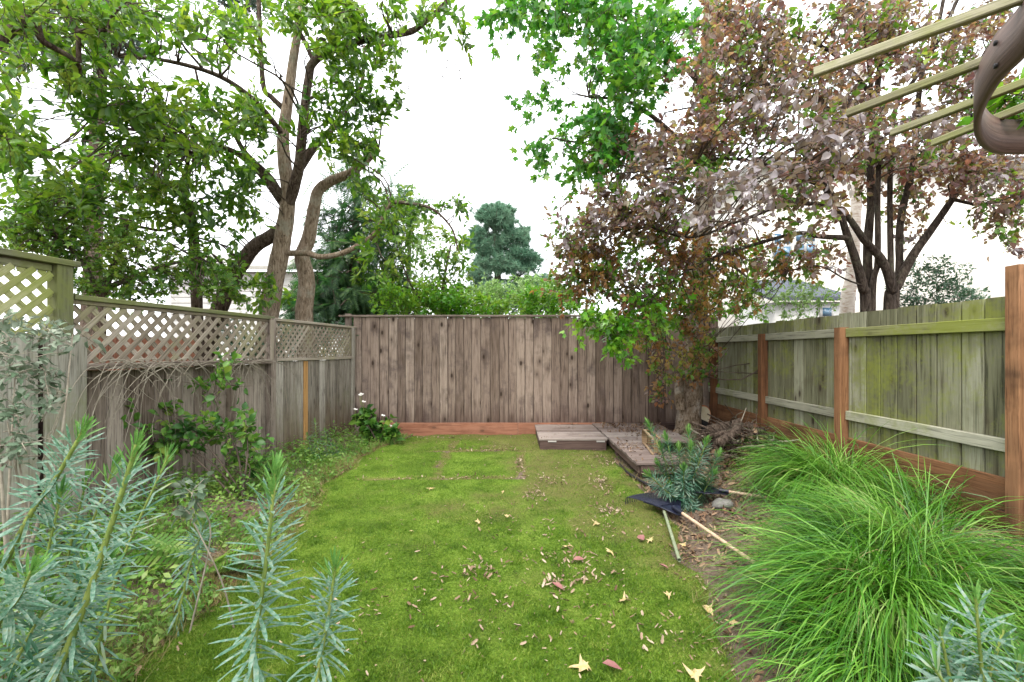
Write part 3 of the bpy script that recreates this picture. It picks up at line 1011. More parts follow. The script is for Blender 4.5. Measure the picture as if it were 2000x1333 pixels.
# ------------------------------------------------------------------ trees
class Tree:
    def __init__(self, name, base, label, group=None):
        self.o = thing(name, base, label, 'tree', group)
        self.nodes = []

    def limb(self, name, pts, r0, r1, mat, sides=10, bump=.12, flare=0.0, n=6):
        c = catmull(pts, n)
        t = np.linspace(0, 1, len(c))
        rad = r0 + (r1 - r0) * t ** .9
        if flare:
            rad = rad * (1 + flare * np.exp(-(c[:, 2] - c[0, 2]) / .16))
        v, f = tube(c, rad, sides, bump, len(self.nodes))
        link(name, mesh_np(name, v, f, mat, True), self.o)
        self.nodes.append(np.c_[c, rad])
        return c

    def foliage(self, blobs, tpl, size, mat, per=9, twig_len=.35, droop=0.0, gap=.42, gap_scale=1.3, seed=0, part='crown', updown=.6, arms=.10, twig_r=.004, twig_mat=None, flat=.75):
        """blobs: (px, py, rx, ry, Y, dY, clusters): clumps of leaves around little twigs"""
        r = np.random.default_rng(seed + 100)
        cs = []
        for (px, py, rx, ry, Yc, dY, n) in blobs:
            q = rand_dirs(n * 3, r) * (r.random((n * 3, 1)) ** (1 / 2.4))
            Yq = Yc + q[:, 1] * dY
            pp = np.stack([(px + q[:, 0] * rx - 1000) / F * Yq, Yq, CAMZ - (py + q[:, 2] * ry - HZ) / F * Yq], -1)
            g = fbm(pp * gap_scale, seed + 7)
            pp = pp[g > gap][:n]
            cs.append(pp)
        c = np.vstack(cs)
        n = len(c)
        sk = np.vstack(self.nodes) if self.nodes else np.array([[*self.o.location, .1]])
        cen = sk[:, :3].mean(0)
        dirs = unit(rand_dirs(n, r) + .5 * unit(c - cen) + np.array((0, 0, -droop)))
        # leaves round each twig
        k = r.integers(int(per * .6), int(per * 1.4) + 1, n)
        idx = np.repeat(np.arange(n), k)
        t = r.random(len(idx))
        L = twig_len * (.6 + .8 * r.random(n))
        pos = c[idx] + dirs[idx] * ((t - .3) * L[idx])[:, None]
        side = unit(rand_dirs(len(idx), r) + dirs[idx] * .5)
        pos = pos + side * .02
        ld = unit(side + dirs[idx] * .45 + np.array((0, 0, -droop * .8)) + r.normal(0, .2, side.shape))
        nu = unit(np.array((0, 0, flat)) + r.normal(0, updown, side.shape))
        sz = size * (.45 + .85 * r.random(len(idx)))
        v, f = scatter(tpl[0], tpl[1], pos, ld, nu, sz, sy=.85 + .3 * r.random(len(idx)))
        link(part, mesh_np(part, v, f, mat), self.o, kind='stuff')
        # twigs and arms that carry them
        tw = []
        for j in range(n):
            a_, b_ = c[j] - dirs[j] * .3 * L[j], c[j] + dirs[j] * .7 * L[j]
            tw.append(tube(np.array([a_, (a_ + b_) / 2 + r.normal(0, .012, 3), b_]), [twig_r, twig_r * .8, twig_r * .4], 3))
        if arms and self.nodes:
            pick = r.permutation(n)[:max(1, int(n * arms))]
            for j in pick:
                dd = np.linalg.norm(sk[:, :3] - c[j], axis=1) + .25 * np.maximum(0, sk[:, 2] - c[j][2])
                s_ = sk[np.argmin(dd)]
                a_ = s_[:3]
                dist = np.linalg.norm(c[j] - a_)
                if dist > 3.2:
                    continue
                m1 = a_ + (c[j] - a_) * .35 + r.normal(0, .06 * dist, 3) + UP * .08 * dist
                m2 = a_ + (c[j] - a_) * .7 + r.normal(0, .06 * dist, 3) + UP * .06 * dist
                cc = catmull([a_, m1, m2, c[j]], 3)
                ra = min(s_[3] * .6, .008 + .006 * dist)
                tw.append(tube(cc, np.linspace(ra, twig_r, len(cc)), 5))
        v, f = merge(tw)
        link('twigs', mesh_np('twigs', v, f, twig_mat or M['twig']), self.o, kind='stuff')


LEAF = leaf_tpl(.42, .22, .28)
LEAF_OV = leaf_tpl(.62, .2, .3)
LEAF_S = leaf_tpl(.5, .1, .1, ((.0, .06), (.45, 1.0), (1.0, 0)))
STAR = star_tpl()

# --- the big tree behind the left fence
YT = 7.4
t1 = Tree('magnolia_tree', P(508, 862, YT) * [1, 1, 0], 'large forked tree with pale trunks and glossy green leaves behind the left fence')
PT = lambda pts, Y=YT, dy=0.0: [P(a, b, Y + dy * i) for i, (a, b) in enumerate(pts)]
t1.limb('trunk', PT([(508, 866), (514, 740), (525, 612), (546, 500), (558, 430), (563, 375), (556, 320), (553, 270), (562, 200), (573, 116), (585, 46), (594, -30)]), .175, .05, M['bark_left'], 14, .10, .3)
t1.limb('trunk', PT([(606, 866), (600, 720), (594, 614), (599, 549), (590, 502), (603, 465), (613, 409), (622, 372), (650, 352), (690, 335), (740, 290)], YT + .3), .165, .06, M['bark_left'], 14, .10, .3)
t1.limb('trunk', PT([(385, 866), (400, 700), (440, 575), (487, 493), (524, 465), (550, 448)], YT + .05), .14, .10, M['bark_dark'], 12, .12)
t1.limb('branch', PT([(560, 410), (572, 375), (583, 330), (588, 288), (594, 223), (603, 153), (612, 122), (650, 98), (729, 74), (799, 63), (831, 42), (868, 9), (890, -40)], YT, -.06), .095, .03, M['bark_dark'])
t1.limb('branch', PT([(556, 400), (530, 350), (480, 300), (450, 250), (400, 200), (380, 130)], YT, -.15), .06, .015, M['bark_dark'])
t1.limb('branch', PT([(556, 215), (530, 190), (515, 170), (508, 80), (505, -20)], YT, -.1), .05, .03, M['bark_dark'])
t1.limb('branch', PT([(588, 325), (617, 284), (645, 256), (675, 215), (705, 170), (712, 90)], YT, .1), .07, .025, M['bark_dark'])
t1.limb('branch', PT([(613, 120), (580, 56), (534, 14), (500, -30)], YT, -.1), .04, .025, M['bark_dark'])
t1.limb('branch', PT([(566, 495), (600, 495), (627, 502), (673, 493), (729, 460), (752, 419), (766, 395)], YT, -.12), .05, .032, M['bark_left'])
t1.limb('branch', PT([(766, 395), (803, 398), (845, 409), (882, 446), (895, 490)], YT - .72), .03, .010, M['bark_dark'])
t1.limb('branch', PT([(553, 400), (500, 330), (440, 290), (380, 300), (300, 260)], YT, -.25), .06, .02, M['bark_dark'])
t1.limb('branch', PT([(558, 270), (500, 200), (430, 150), (330, 120), (230, 110)], YT, -.35), .05, .02, M['bark_dark'])
magb = [  # px, py, rx, ry, Y, dY, clusters
    (250, 190, 140, 70, 5.2, .6, 46), (330, 260, 130, 60, 5.6, .7, 40), (60, 290, 90, 50, 4.6, .5, 26),
    (120, 360, 130, 60, 5.2, .6, 34), (300, 370, 150, 60, 6.0, .7, 36), (430, 230, 90, 70, 6.2, .7, 30), (470, 330, 80, 90, 6.6, .6, 34),
    (500, 240, 60, 60, 6.8, .5, 26), (380, 60, 130, 70, 5.6, .8, 36), (240, 40, 120, 50, 5.0, .7, 26), (80, 60, 80, 50, 4.6, .5, 20),
    (500, 60, 100, 70, 6.4, .8, 34), (640, 60, 100, 60, 6.4, .7, 40), (700, 20, 120, 40, 6.2, .7, 30), (740, 100, 110, 60, 6.6, .7, 32),
    (660, 160, 60, 70, 6.6, .6, 28), (650, 270, 50, 60, 6.6, .4, 28), (690, 290, 60, 40, 6.9, .5, 20), (740, 200, 70, 50, 7.0, .6, 20), (820, 60, 90, 60, 6.6, .6, 24),
    (20, 210, 50, 60, 4.4, .4, 8), (420, 430, 110, 60, 6.8, .6, 26), (250, 440, 120, 40, 6.4, .6, 18), (760, 400, 60, 40, 6.8, .4, 14), (860, 400, 60, 22, 6.6, .3, 12),
    (740, 480, 60, 40, 6.8, .4, 14), (480, 560, 60, 30, 6.6, .3, 10), (560, 300, 40, 60, 7.0, .4, 14), (700, 350, 60, 40, 7.2, .4, 12), (600, 20, 60, 40, 6.8, .4, 16), (160, 130, 60, 40, 4.8, .4, 14), (560, 560, 60, 30, 8.2, .3, 4),
]
magb = [b_[:6] + (max(3, int(b_[6] * .95)),) for b_ in magb]
t1.foliage(magb, LEAF, .125, M['magnolia'], per=17, twig_len=.42, gap=.45, gap_scale=1.7, seed=1, updown=.8, arms=.38)
# bare hanging twigs at its right-hand end
tw = []
r_ = np.random.default_rng(5)
for j in range(34):
    px, py = r_.uniform(760, 930), r_.uniform(10, 150)
    p0 = P(px, py, 6.5)
    q = [p0]
    for s in range(5):
        q.append(q[-1] + np.array((r_.normal(.02, .06), r_.normal(0, .04), -abs(r_.normal(.12, .05)))))
    cc = catmull(q, 3)
    tw.append(tube(cc, np.linspace(.005, .002, len(cc)), 4))
v, f = merge(tw)
link('twigs', mesh_np('twigs', v, f, M['twig']), t1.o, kind='stuff')

# --- smaller tree to its left
t2 = Tree('young_magnolia_tree', P(388, 850, 7.0) * [1, 1, 0], 'slimmer dark-stemmed tree left of the pale trunks, forking above the lattice')
t2.limb('trunk', PT([(390, 850), (385, 600), (378, 460), (372, 420), (350, 375), (310, 345), (268, 318), (200, 300)], 6.9, -.03), .085, .03, M['bark_dark'])
t2.limb('branch', PT([(352, 378), (365, 330), (372, 300), (410, 295), (450, 270)], 6.7, -.05), .04, .015, M['bark_dark'])
t2.limb('branch', PT([(372, 425), (320, 450), (250, 440), (190, 450)], 6.8, -.05), .03, .012, M['bark_dark'])
t2.foliage([(330, 300, 120, 60, 6.6, .5, 30), (200, 330, 100, 60, 6.2, .5, 24), (420, 380, 80, 60, 6.8, .4, 20), (260, 400, 120, 40, 6.4, .4, 20), (400, 520, 70, 60, 6.8, .3, 14), (130, 430, 90, 40, 6.2, .4, 14)],
           LEAF, .125, M['magnolia'], per=11, twig_len=.4, seed=3, gap=.44, gap_scale=1.7, arms=.4)

# --- branches that enter at the top left, nearer
t3 = Tree('overhanging_tree', (-4.6, 3.4, 0), 'tree outside the left edge whose leafy boughs hang in at the top left')
t3.limb('trunk', [(-4.9, 3.4, 0), (-4.85, 3.45, 1.6), (-4.75, 3.5, 3.0), (-4.6, 3.6, 4.2)], .14, .08, M['bark_dark'])
t3.limb('branch', [np.array((-4.75, 3.5, 3.0)), P(40, 45, 4.0), P(85, 82, 4.1), P(150, 122, 4.3), P(154, 160, 4.5)], .05, .012, M['bark_dark'])
t3.limb('branch', [P(154, 122, 4.25), P(151, 63, 4.2), P(125, 5, 4.1), P(100, -50, 4.0)], .022, .012, M['bark_dark'])
t3.limb('branch', [P(152, 62, 4.2), P(180, 60, 4.2), P(208, 57, 4.2), P(220, 31, 4.2), P(240, 10, 4.2)], .022, .010, M['bark_dark'])
t3.foliage([(50, 40, 60, 40, 4.0, .3, 18), (190, 50, 60, 30, 4.2, .25, 16), (120, 20, 60, 30, 4.1, .3, 12), (30, 150, 40, 40, 3.9, .3, 6), (140, 150, 50, 40, 4.4, .3, 12), (20, 290, 50, 30, 3.9, .2, 9), (270, 20, 50, 30, 4.3, .3, 10)],
           LEAF, .095, M['lime_leaf'], per=11, twig_len=.3, seed=5, gap=.36, arms=.3)

# --- lime-green maple-like shrubs over the left lattice
t4 = Tree('maple_shrub_tree', P(200, 800, 5.6) * [1, 1, 0], 'bright lime-green small-leaved tree just above the left lattice fence')
t4.limb('trunk', [P(200, 830, 5.6), P(200, 600, 5.6), P(230, 500, 5.6), P(250, 430, 5.5)], .06, .02, M['bark_dark'])
t4.limb('branch', [P(205, 590, 5.6), P(150, 500, 5.5), P(80, 430, 5.3)], .04, .012, M['bark_dark'])
t4.limb('branch', [P(215, 560, 5.6), P(320, 520, 5.7), P(400, 500, 5.8)], .035, .01, M['bark_dark'])
t4.foliage([(70, 420, 100, 50, 5.4, .5, 90), (200, 480, 130, 60, 5.6, .5, 140), (330, 530, 120, 50, 5.8, .4, 110), (150, 400, 90, 40, 5.8, .4, 60), (60, 480, 70, 50, 5.3, .3, 56), (240, 560, 120, 30, 5.6, .3, 70), (430, 570, 70, 34, 6.2, .3, 34)],
           STAR, .07, M['lime_leaf'], per=15, twig_len=.3, seed=7, gap=.36, gap_scale=2.0, arms=.14)

# --- dark far foliage, upper left
t5 = Tree('dark_evergreen_tree', (-12.5, 13.5, 0), 'dark grey-green evergreen glimpsed high up behind the left leaves')
t5.limb('trunk', [(-12.5, 13.5, 0), (-12.4, 13.5, 5), (-12.2, 13.5, 10), (-12, 13.5, 13)], .3, .1, M['bark_dark'])
t5.foliage([(30, 90, 90, 60, 13.0, 1.0, 120), (220, 90, 70, 50, 13.0, 1.0, 110), (130, 20, 160, 40, 13.0, 1.0, 90), (480, 8, 60, 20, 13, .8, 40)],
           LEAF_S, .11, M['dark_far'], per=26, twig_len=.7, seed=9, gap=.3, arms=.1, twig_r=.01)

# --- drooping conifer behind the trunks
def spray_tpl():
    V, Fc = [], []
    for k in range(9):
        for s in (-1, 1):
            x = .08 + k * .1
            l = .34 * (1 - .75 * k / 9) + .05
            i = len(V)
            V += [(x - .03, 0, -.1 * x * x), (x + .05, 0, -.1 * x * x), (x + l * .75, s * l * .7, -.1 * x * x - .12 * l)]
            Fc.append((i, i + 1, i + 2) if s > 0 else (i, i + 2, i + 1))
    return np.array(V), np.array(Fc)


SPRAY = spray_tpl()
t6 = Tree('drooping_conifer', P(690, 800, 10.0) * [1, 1, 0], 'dark drooping conifer between the pale trunks and the back fence')
t6.limb('trunk', [P(690, 830, 10), P(690, 600, 10), P(695, 450, 10), P(700, 320, 10)], .18, .04, M['bark_dark'])
r_ = np.random.default_rng(15)
for j in range(22):
    zf = r_.uniform(0, 1)
    p0 = P(692, 340 + 270 * zf, 10)
    az = r_.uniform(0, 2 * math.pi)
    Ln = (.5 + 1.15 * zf) * r_.uniform(.75, 1.15)
    d_ = np.array((math.cos(az), math.sin(az), .12))
    t6.limb('branch', [p0, p0 + d_ * Ln * .5, p0 + d_ * Ln - UP * .18 * Ln], .03, .008, M['bark_dark'], 6, 0, 0, 4)
t6.foliage([(700, 370, 40, 50, 10, .5, 18), (660, 440, 50, 50, 10, .6, 26), (740, 430, 60, 50, 10, .7, 26), (690, 500, 100, 50, 10, .9, 70), (650, 570, 90, 50, 9.8, 1.0, 110), (740, 570, 70, 40, 10, .9, 40), (610, 590, 60, 40, 9.6, .8, 46), (780, 400, 40, 60, 10.2, .6, 16)],
           SPRAY, .42, M['conifer'], per=9, twig_len=.6, droop=.6, seed=15, gap=.3, updown=.35, arms=0, twig_r=.008)

# --- yellow-green shrub and pale bush behind the back fence
t7 = Tree('yellow_green_shrub_tree', P(860, 760, 9.4) * [1, 1, 0], 'loose yellow-green small tree rising left of the far pine')
t7.limb('trunk', [P(862, 790, 9.4), P(864, 650, 9.4), P(866, 560, 9.4), P(880, 480, 9.4)], .06, .02, M['bark_dark'])
t7.limb('branch', [P(864, 620, 9.4), P(810, 570, 9.4), P(780, 500, 9.4)], .035, .012, M['bark_dark'])
t7.foliage([(875, 490, 40, 50, 9.3, .4, 34), (880, 560, 50, 40, 9.3, .4, 30), (790, 500, 60, 60, 9.4, .4, 34), (840, 590, 80, 30, 9.3, .4, 26), (740, 540, 50, 50, 9.2, .3, 22), (760, 430, 50, 50, 9.2, .3, 18), (820, 430, 40, 40, 9.4, .3, 10)],
           LEAF, .13, M['lime_leaf'], per=13, twig_len=.35, droop=.3, seed=17, gap=.32, arms=.2)
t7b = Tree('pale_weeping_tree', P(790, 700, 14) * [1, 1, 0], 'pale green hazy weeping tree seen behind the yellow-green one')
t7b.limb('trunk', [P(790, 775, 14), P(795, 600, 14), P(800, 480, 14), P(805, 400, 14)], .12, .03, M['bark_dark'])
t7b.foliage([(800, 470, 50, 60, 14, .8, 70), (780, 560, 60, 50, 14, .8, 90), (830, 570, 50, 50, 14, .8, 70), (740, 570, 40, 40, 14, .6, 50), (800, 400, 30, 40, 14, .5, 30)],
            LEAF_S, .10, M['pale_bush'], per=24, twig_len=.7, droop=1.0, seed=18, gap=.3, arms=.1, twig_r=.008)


def bush(name, base, label, blobs, tpl, size, mat, per, twig_len, seed, cat='shrub', stems=6, gap=.25, droop=0.0, group=None, updown=.6, stem_mat=None, arms=.15, flat=.75, twig_r=.003):
    t = Tree(name, base, label, group)
    t.o['category'] = cat
    rr = np.random.default_rng(seed)
    for k in range(stems):
        bl = blobs[k % len(blobs)]
        tip = P(bl[0] + rr.uniform(-.6, .6) * bl[2], bl[1] + rr.uniform(-.4, .6) * bl[3], bl[4])
        b0 = np.array(t.o.location) + np.array((rr.normal(0, .05), rr.normal(0, .05), 0))
        t.limb('stem', [b0, b0 + (tip - b0) * .5 + rr.normal(0, .05, 3) + UP * .08, tip], .012 if stems > 3 else .005, .003, stem_mat or M['twig'], 5, 0, 0, 4)
    t.foliage(blobs, tpl, size, mat, per=per, twig_len=twig_len, seed=seed, gap=gap, droop=droop, updown=updown, arms=arms, twig_mat=stem_mat, flat=flat, twig_r=twig_r)
    return t


for k, (px0, px1, lab) in enumerate(((725, 870, 'bright green hedge shrub above the left half of the back fence'), (850, 985, 'bright green hedge shrub above the middle of the back fence'), (1000, 1130, 'bright green hedge shrub above the back fence beside the russet leaves'))):
    c_ = (px0 + px1) / 2
    w_ = (px1 - px0) / 2 + 8
    top = (580, 592, 586)[k]
    hw = (.45, -.35, .2)[k]
    bush('hedge_shrub', P(c_, 848, 8.6) * [1, 1, 0], lab, [(c_, top + 12, w_, 24, 8.6, .35, 60), (c_ - w_ * .4, top - 4, w_ * .35, 22, 8.5, .3, 22), (c_ + w_ * hw, top - 12, w_ * .25, 26, 8.7, .25, 16), (c_ + w_ * .6, top + 6, w_ * .3, 16, 8.7, .25, 14), (c_, 640, w_, 40, 8.6, .35, 50)], LEAF, .10, M['hedge'], 14, .26, 31 + k, group='hedge behind the back fence', gap=.2)
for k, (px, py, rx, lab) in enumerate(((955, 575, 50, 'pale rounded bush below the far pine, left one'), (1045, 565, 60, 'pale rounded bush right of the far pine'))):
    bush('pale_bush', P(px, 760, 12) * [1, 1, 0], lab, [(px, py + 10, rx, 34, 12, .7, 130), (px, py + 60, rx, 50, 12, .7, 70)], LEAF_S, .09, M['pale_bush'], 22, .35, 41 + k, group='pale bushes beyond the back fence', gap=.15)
bush('green_shrub', P(1010, 780, 13.5) * [1, 1, 0], 'mid-green shrub glimpsed behind the pale bushes under the pine', [(1010, 590, 90, 40, 13.5, .6, 120), (1120, 560, 60, 50, 13, .6, 70)], LEAF_S, .1, M['ivy'], 22, .4, 47, gap=.2)

# --- far pine
def tuft_tpl(n=16):
    r_ = np.random.default_rng(2)
    V, Fc = [], []
    for k in range(n):
        d_ = unit(r_.normal(size=3) + np.array((.9, 0, .25)))
        s_ = unit(np.cross(d_, r_.normal(size=3))) * .05
        i = len(V)
        V += [-s_, s_, d_]
        Fc.append((i, i + 1, i + 2))
    return np.array(V), np.array(Fc)


TUFT = tuft_tpl()
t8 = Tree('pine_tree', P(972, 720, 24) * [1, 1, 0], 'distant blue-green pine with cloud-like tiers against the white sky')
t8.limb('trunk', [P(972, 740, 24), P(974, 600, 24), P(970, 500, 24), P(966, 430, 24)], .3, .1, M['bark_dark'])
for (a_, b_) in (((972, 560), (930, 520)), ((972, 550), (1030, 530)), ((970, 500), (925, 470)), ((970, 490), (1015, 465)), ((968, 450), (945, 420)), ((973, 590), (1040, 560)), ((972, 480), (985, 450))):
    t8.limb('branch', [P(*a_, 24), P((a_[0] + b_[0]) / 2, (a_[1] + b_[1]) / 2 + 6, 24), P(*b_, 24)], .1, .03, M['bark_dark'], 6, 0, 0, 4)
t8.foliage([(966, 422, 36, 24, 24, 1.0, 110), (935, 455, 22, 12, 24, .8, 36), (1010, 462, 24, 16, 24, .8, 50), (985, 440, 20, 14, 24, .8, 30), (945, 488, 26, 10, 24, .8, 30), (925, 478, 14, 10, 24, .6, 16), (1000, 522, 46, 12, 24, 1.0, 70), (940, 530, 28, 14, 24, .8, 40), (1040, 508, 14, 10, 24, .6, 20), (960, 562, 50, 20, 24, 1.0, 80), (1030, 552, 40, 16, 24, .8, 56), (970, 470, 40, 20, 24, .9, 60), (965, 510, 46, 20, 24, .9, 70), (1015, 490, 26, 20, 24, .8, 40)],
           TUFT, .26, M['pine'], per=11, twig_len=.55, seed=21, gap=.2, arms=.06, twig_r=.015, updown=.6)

# --- sweetgum in the right-hand corner
YG = 7.25
t9 = Tree('sweetgum_tree', P(1342, 860, YG) * [1, 1, 0], 'tree with a mottled grey trunk beside the deck and star-shaped green leaves')
t9.limb('trunk', PT([(1340, 864), (1346, 820), (1351, 760), (1356, 690), (1362, 600), (1370, 470), (1380, 300), (1383, 150), (1388, 0), (1392, -200)], YG), .195, .10, M['bark_gum'], 18, .14, .30)
t9.limb('stub', PT([(1330, 800), (1326, 762), (1330, 730)], YG - .17), .075, .065, M['bark_gum'], 10, .2)
t9.limb('root', [P(1340, 835, YG - .05), P(1322, 845, YG - .15), P(1312, 862, YG - .2)], .09, .03, M['bark_gum'], 8, .15)
for pts, r0 in (([(1378, 330), (1300, 250), (1230, 200), (1150, 190)], .05), ([(1382, 180), (1300, 90), (1220, 40), (1100, 20)], .05), ([(1366, 560), (1300, 580), (1240, 600), (1190, 640)], .035), ([(1376, 400), (1290, 370), (1210, 300), (1080, 270)], .04), ([(1368, 500), (1430, 520), (1480, 560)], .03)):
    t9.limb('branch', PT(pts, YG, -.5 if r0 > .03 else -.25), r0, .012, M['bark_dark'])
t9.foliage([(1200, 40, 130, 70, 5.6, .6, 80), (1240, 130, 90, 80, 5.4, .6, 76), (1190, 230, 70, 80, 5.6, .6, 70), (1200, 300, 60, 40, 5.6, .5, 36), (1020, 30, 80, 40, 6.0, .5, 40), (1090, 110, 60, 50, 6.0, .5, 20), (1060, 200, 60, 40, 6.2, .5, 14), (1080, 290, 70, 40, 6.0, .5, 22), (1130, 340, 40, 40, 6, .4, 16),
             (1330, 60, 70, 90, 6.4, .6, 36), (1120, 20, 90, 40, 5.6, .5, 36)],
           STAR, .115, M['sweetgum'], per=12, twig_len=.42, droop=.45, seed=23, gap=.38, gap_scale=1.8, arms=.14, updown=.8)
t9.foliage([(1180, 620, 50, 40, 5.5, .2, 26), (1215, 665, 26, 30, 5.5, .15, 18), (1260, 600, 60, 50, 5.6, .3, 30), (1310, 560, 60, 60, 6.8, .4, 30), (1250, 500, 60, 60, 6.8, .4, 16), (1310, 430, 40, 50, 6.8, .3, 14), (1300, 640, 60, 40, 6.6, .3, 14), (1440, 580, 60, 50, 7.0, .4, 20), (1460, 500, 50, 40, 7.0, .3, 14), (1375, 150, 40, 110, 7.2, .2, 26)],
           STAR, .095, M['hedge'], per=13, twig_len=.32, droop=.3, seed=24, gap=.25, arms=.12, updown=.8)

# --- purple-leaf plum beyond the right fence
pb = np.array((4.55, 5.85, 0))
t10 = Tree('purple_plum_tree', pb, 'multi-stemmed purple-leaved plum tree overhanging from behind the right fence')
YP = 5.85
pl = lambda pts, dy=0.0, Y=YP: [P(a, b, Y + dy * i) for i, (a, b) in enumerate(pts)]
for pts, r0, r1, dy in (
        ([(1691, 900), (1691, 609), (1685, 560), (1672, 510), (1655, 462), (1635, 400), (1600, 340), (1560, 290)], .10, .03, -.06),
        ([(1700, 900), (1698, 600), (1694, 495), (1701, 397), (1701, 300), (1716, 150), (1730, 0), (1735, -90)], .09, .03, .04),
        ([(1736, 900), (1737, 602), (1742, 566), (1724, 511), (1688, 469), (1655, 423), (1620, 388), (1603, 358), (1560, 330)], .10, .02, -.05),
        ([(1745, 880), (1745, 590), (1752, 560), (1782, 501), (1821, 446), (1857, 394), (1896, 339), (1940, 270), (1985, 190)], .10, .03, .0),
        ([(1748, 880), (1748, 575), (1756, 534), (1759, 430), (1782, 332), (1790, 250), (1800, 150), (1830, 60), (1850, -40)], .075, .03, .05),
        ([(1705, 880), (1704, 580), (1714, 511), (1714, 397), (1715, 300), (1700, 160), (1690, 60), (1680, -40)], .06, .02, -.04),
        ([(1742, 880), (1742, 570), (1740, 520), (1738, 400), (1740, 300), (1750, 210), (1790, 150), (1835, 75), (1870, 0)], .055, .03, .03)):
    t10.limb('trunk', pl(pts, dy), r0 * .72, r1 * .72, M['bark_plum'], 10, .12)
for pts, r0, Y0, dy in (
        ([(1655, 465), (1600, 462), (1558, 456), (1470, 479), (1405, 498), (1338, 532), (1270, 586)], .035, 5.6, -.03),
        ([(1640, 400), (1540, 400), (1450, 430), (1351, 464), (1270, 444)], .03, 5.5, -.1),
        ([(1610, 365), (1520, 330), (1420, 310), (1300, 330), (1200, 340)], .03, 5.4, -.12),
        ([(1700, 300), (1600, 200), (1500, 180), (1400, 200), (1300, 220)], .03, 5.8, -.1),
        ([(1715, 200), (1620, 100), (1500, 60), (1400, 50)], .03, 5.8, -.1),
        ([(1860, 390), (1920, 400), (1990, 380)], .025, 5.7, -.1),
        ([(1800, 160), (1900, 120), (1990, 80)], .025, 5.9, -.1),
        ([(1690, 560), (1650, 545), (1600, 520), (1540, 530)], .012, 5.7, -.04)):
    t10.limb('branch', pl(pts, dy, Y0), r0, .008, M['bark_plum'], 7, .05)
PLB = [(1150, 430, 90, 60, 5.4, .5, 60), (1250, 400, 100, 70, 5.3, .5, 80), (1330, 320, 110, 80, 5.2, .6, 90), (1440, 240, 120, 80, 5.2, .6, 90), (1420, 120, 110, 90, 5.4, .7, 80), (1550, 120, 120, 110, 5.4, .7, 110), (1680, 60, 120, 80, 5.6, .7, 90), (1650, 230, 110, 90, 5.2, .6, 100), (1560, 400, 90, 60, 5.2, .5, 50), (1800, 120, 110, 100, 5.8, .7, 80), (1900, 60, 100, 70, 5.8, .7, 60), (1840, 300, 110, 60, 5.6, .6, 80), (1930, 360, 80, 80, 5.4, .5, 70), (1920, 200, 90, 70, 5.8, .6, 60), (1720, 330, 80, 60, 6.2, .5, 40), (1780, 420, 80, 50, 6.3, .4, 26), (1600, 500, 60, 30, 5.6, .3, 16), (1240, 300, 80, 50, 5.6, .5, 40), (1130, 480, 60, 40, 5.6, .4, 28), (1960, 450, 50, 50, 5.4, .4, 18), (1480, 30, 120, 40, 5.4, .6, 50), (1600, 320, 80, 40, 5.3, .5, 40)]
sub = lambda f: [b_[:6] + (max(2, int(b_[6] * f)),) for b_ in PLB]
t10.foliage(sub(.8), LEAF_OV, .072, M['plum'], per=14, twig_len=.36, droop=.1, seed=25, gap=.43, gap_scale=2.0, arms=.12, updown=.8)
t10.foliage(sub(.26), LEAF_OV, .078, M['plum_grey'], per=13, twig_len=.34, droop=.1, seed=26, gap=.43, gap_scale=2.0, arms=.1, updown=.6)
t10.foliage(sub(.28), LEAF_OV, .072, M['lime_leaf'], per=13, twig_len=.34, droop=.1, seed=29, gap=.40, gap_scale=2.0, arms=.1, updown=.8)
t10.foliage([(1470, 370, 120, 60, 4.1, .5, 14), (1570, 310, 110, 60, 4.0, .5, 14), (1430, 440, 100, 40, 4.3, .4, 9), (1330, 390, 90, 50, 4.6, .3, 7), (1680, 250, 80, 50, 4.2, .4, 7), (1520, 200, 110, 60, 4.3, .4, 9), (1820, 260, 90, 60, 4.6, .4, 7)],
            LEAF_OV, .085, M['plum_grey'], per=13, twig_len=.4, droop=.15, seed=30, gap=.36, gap_scale=2.0, arms=.5, updown=.6, flat=.9)
RUB = [(1200, 520, 100, 50, 5.6, .4, 70), (1300, 500, 90, 60, 5.6, .4, 70), (1130, 560, 60, 30, 5.8, .3, 24), (1400, 520, 80, 50, 5.6, .4, 44), (1260, 580, 80, 40, 5.8, .4, 44), (1370, 600, 50, 60, 6.4, .3, 36), (1280, 660, 60, 30, 6.2, .3, 22), (1360, 680, 40, 50, 6.6, .2, 26), (1300, 720, 26, 34, 6.6, .15, 16), (1290, 770, 14, 14, 6.6, .1, 7), (1370, 720, 30, 26, 6.7, .15, 12), (1440, 560, 60, 40, 5.8, .4, 26), (1400, 690, 20, 12, 6.5, .1, 6)] + [(1480, 500, 60, 40, 5.8, .4, 24), (1550, 520, 60, 30, 5.8, .3, 18), (1440, 470, 60, 40, 5.8, .4, 18)]
rsub = lambda f: [b_[:6] + (max(2, int(b_[6] * f)),) for b_ in RUB]
t10.foliage(rsub(.7), LEAF_OV, .066, M['russet'], per=13, twig_len=.3, droop=.25, seed=27, gap=.38, gap_scale=2.0, arms=.12, updown=.8)
t10.foliage(rsub(.5), LEAF_OV, .066, M['lime_leaf'], per=13, twig_len=.3, droop=.25, seed=32, gap=.36, gap_scale=2.0, arms=.1, updown=.8)
t10.foliage(rsub(.25), LEAF_OV, .066, M['plum'], per=13, twig_len=.3, droop=.25, seed=33, gap=.36, gap_scale=2.0, arms=.1, updown=.8)

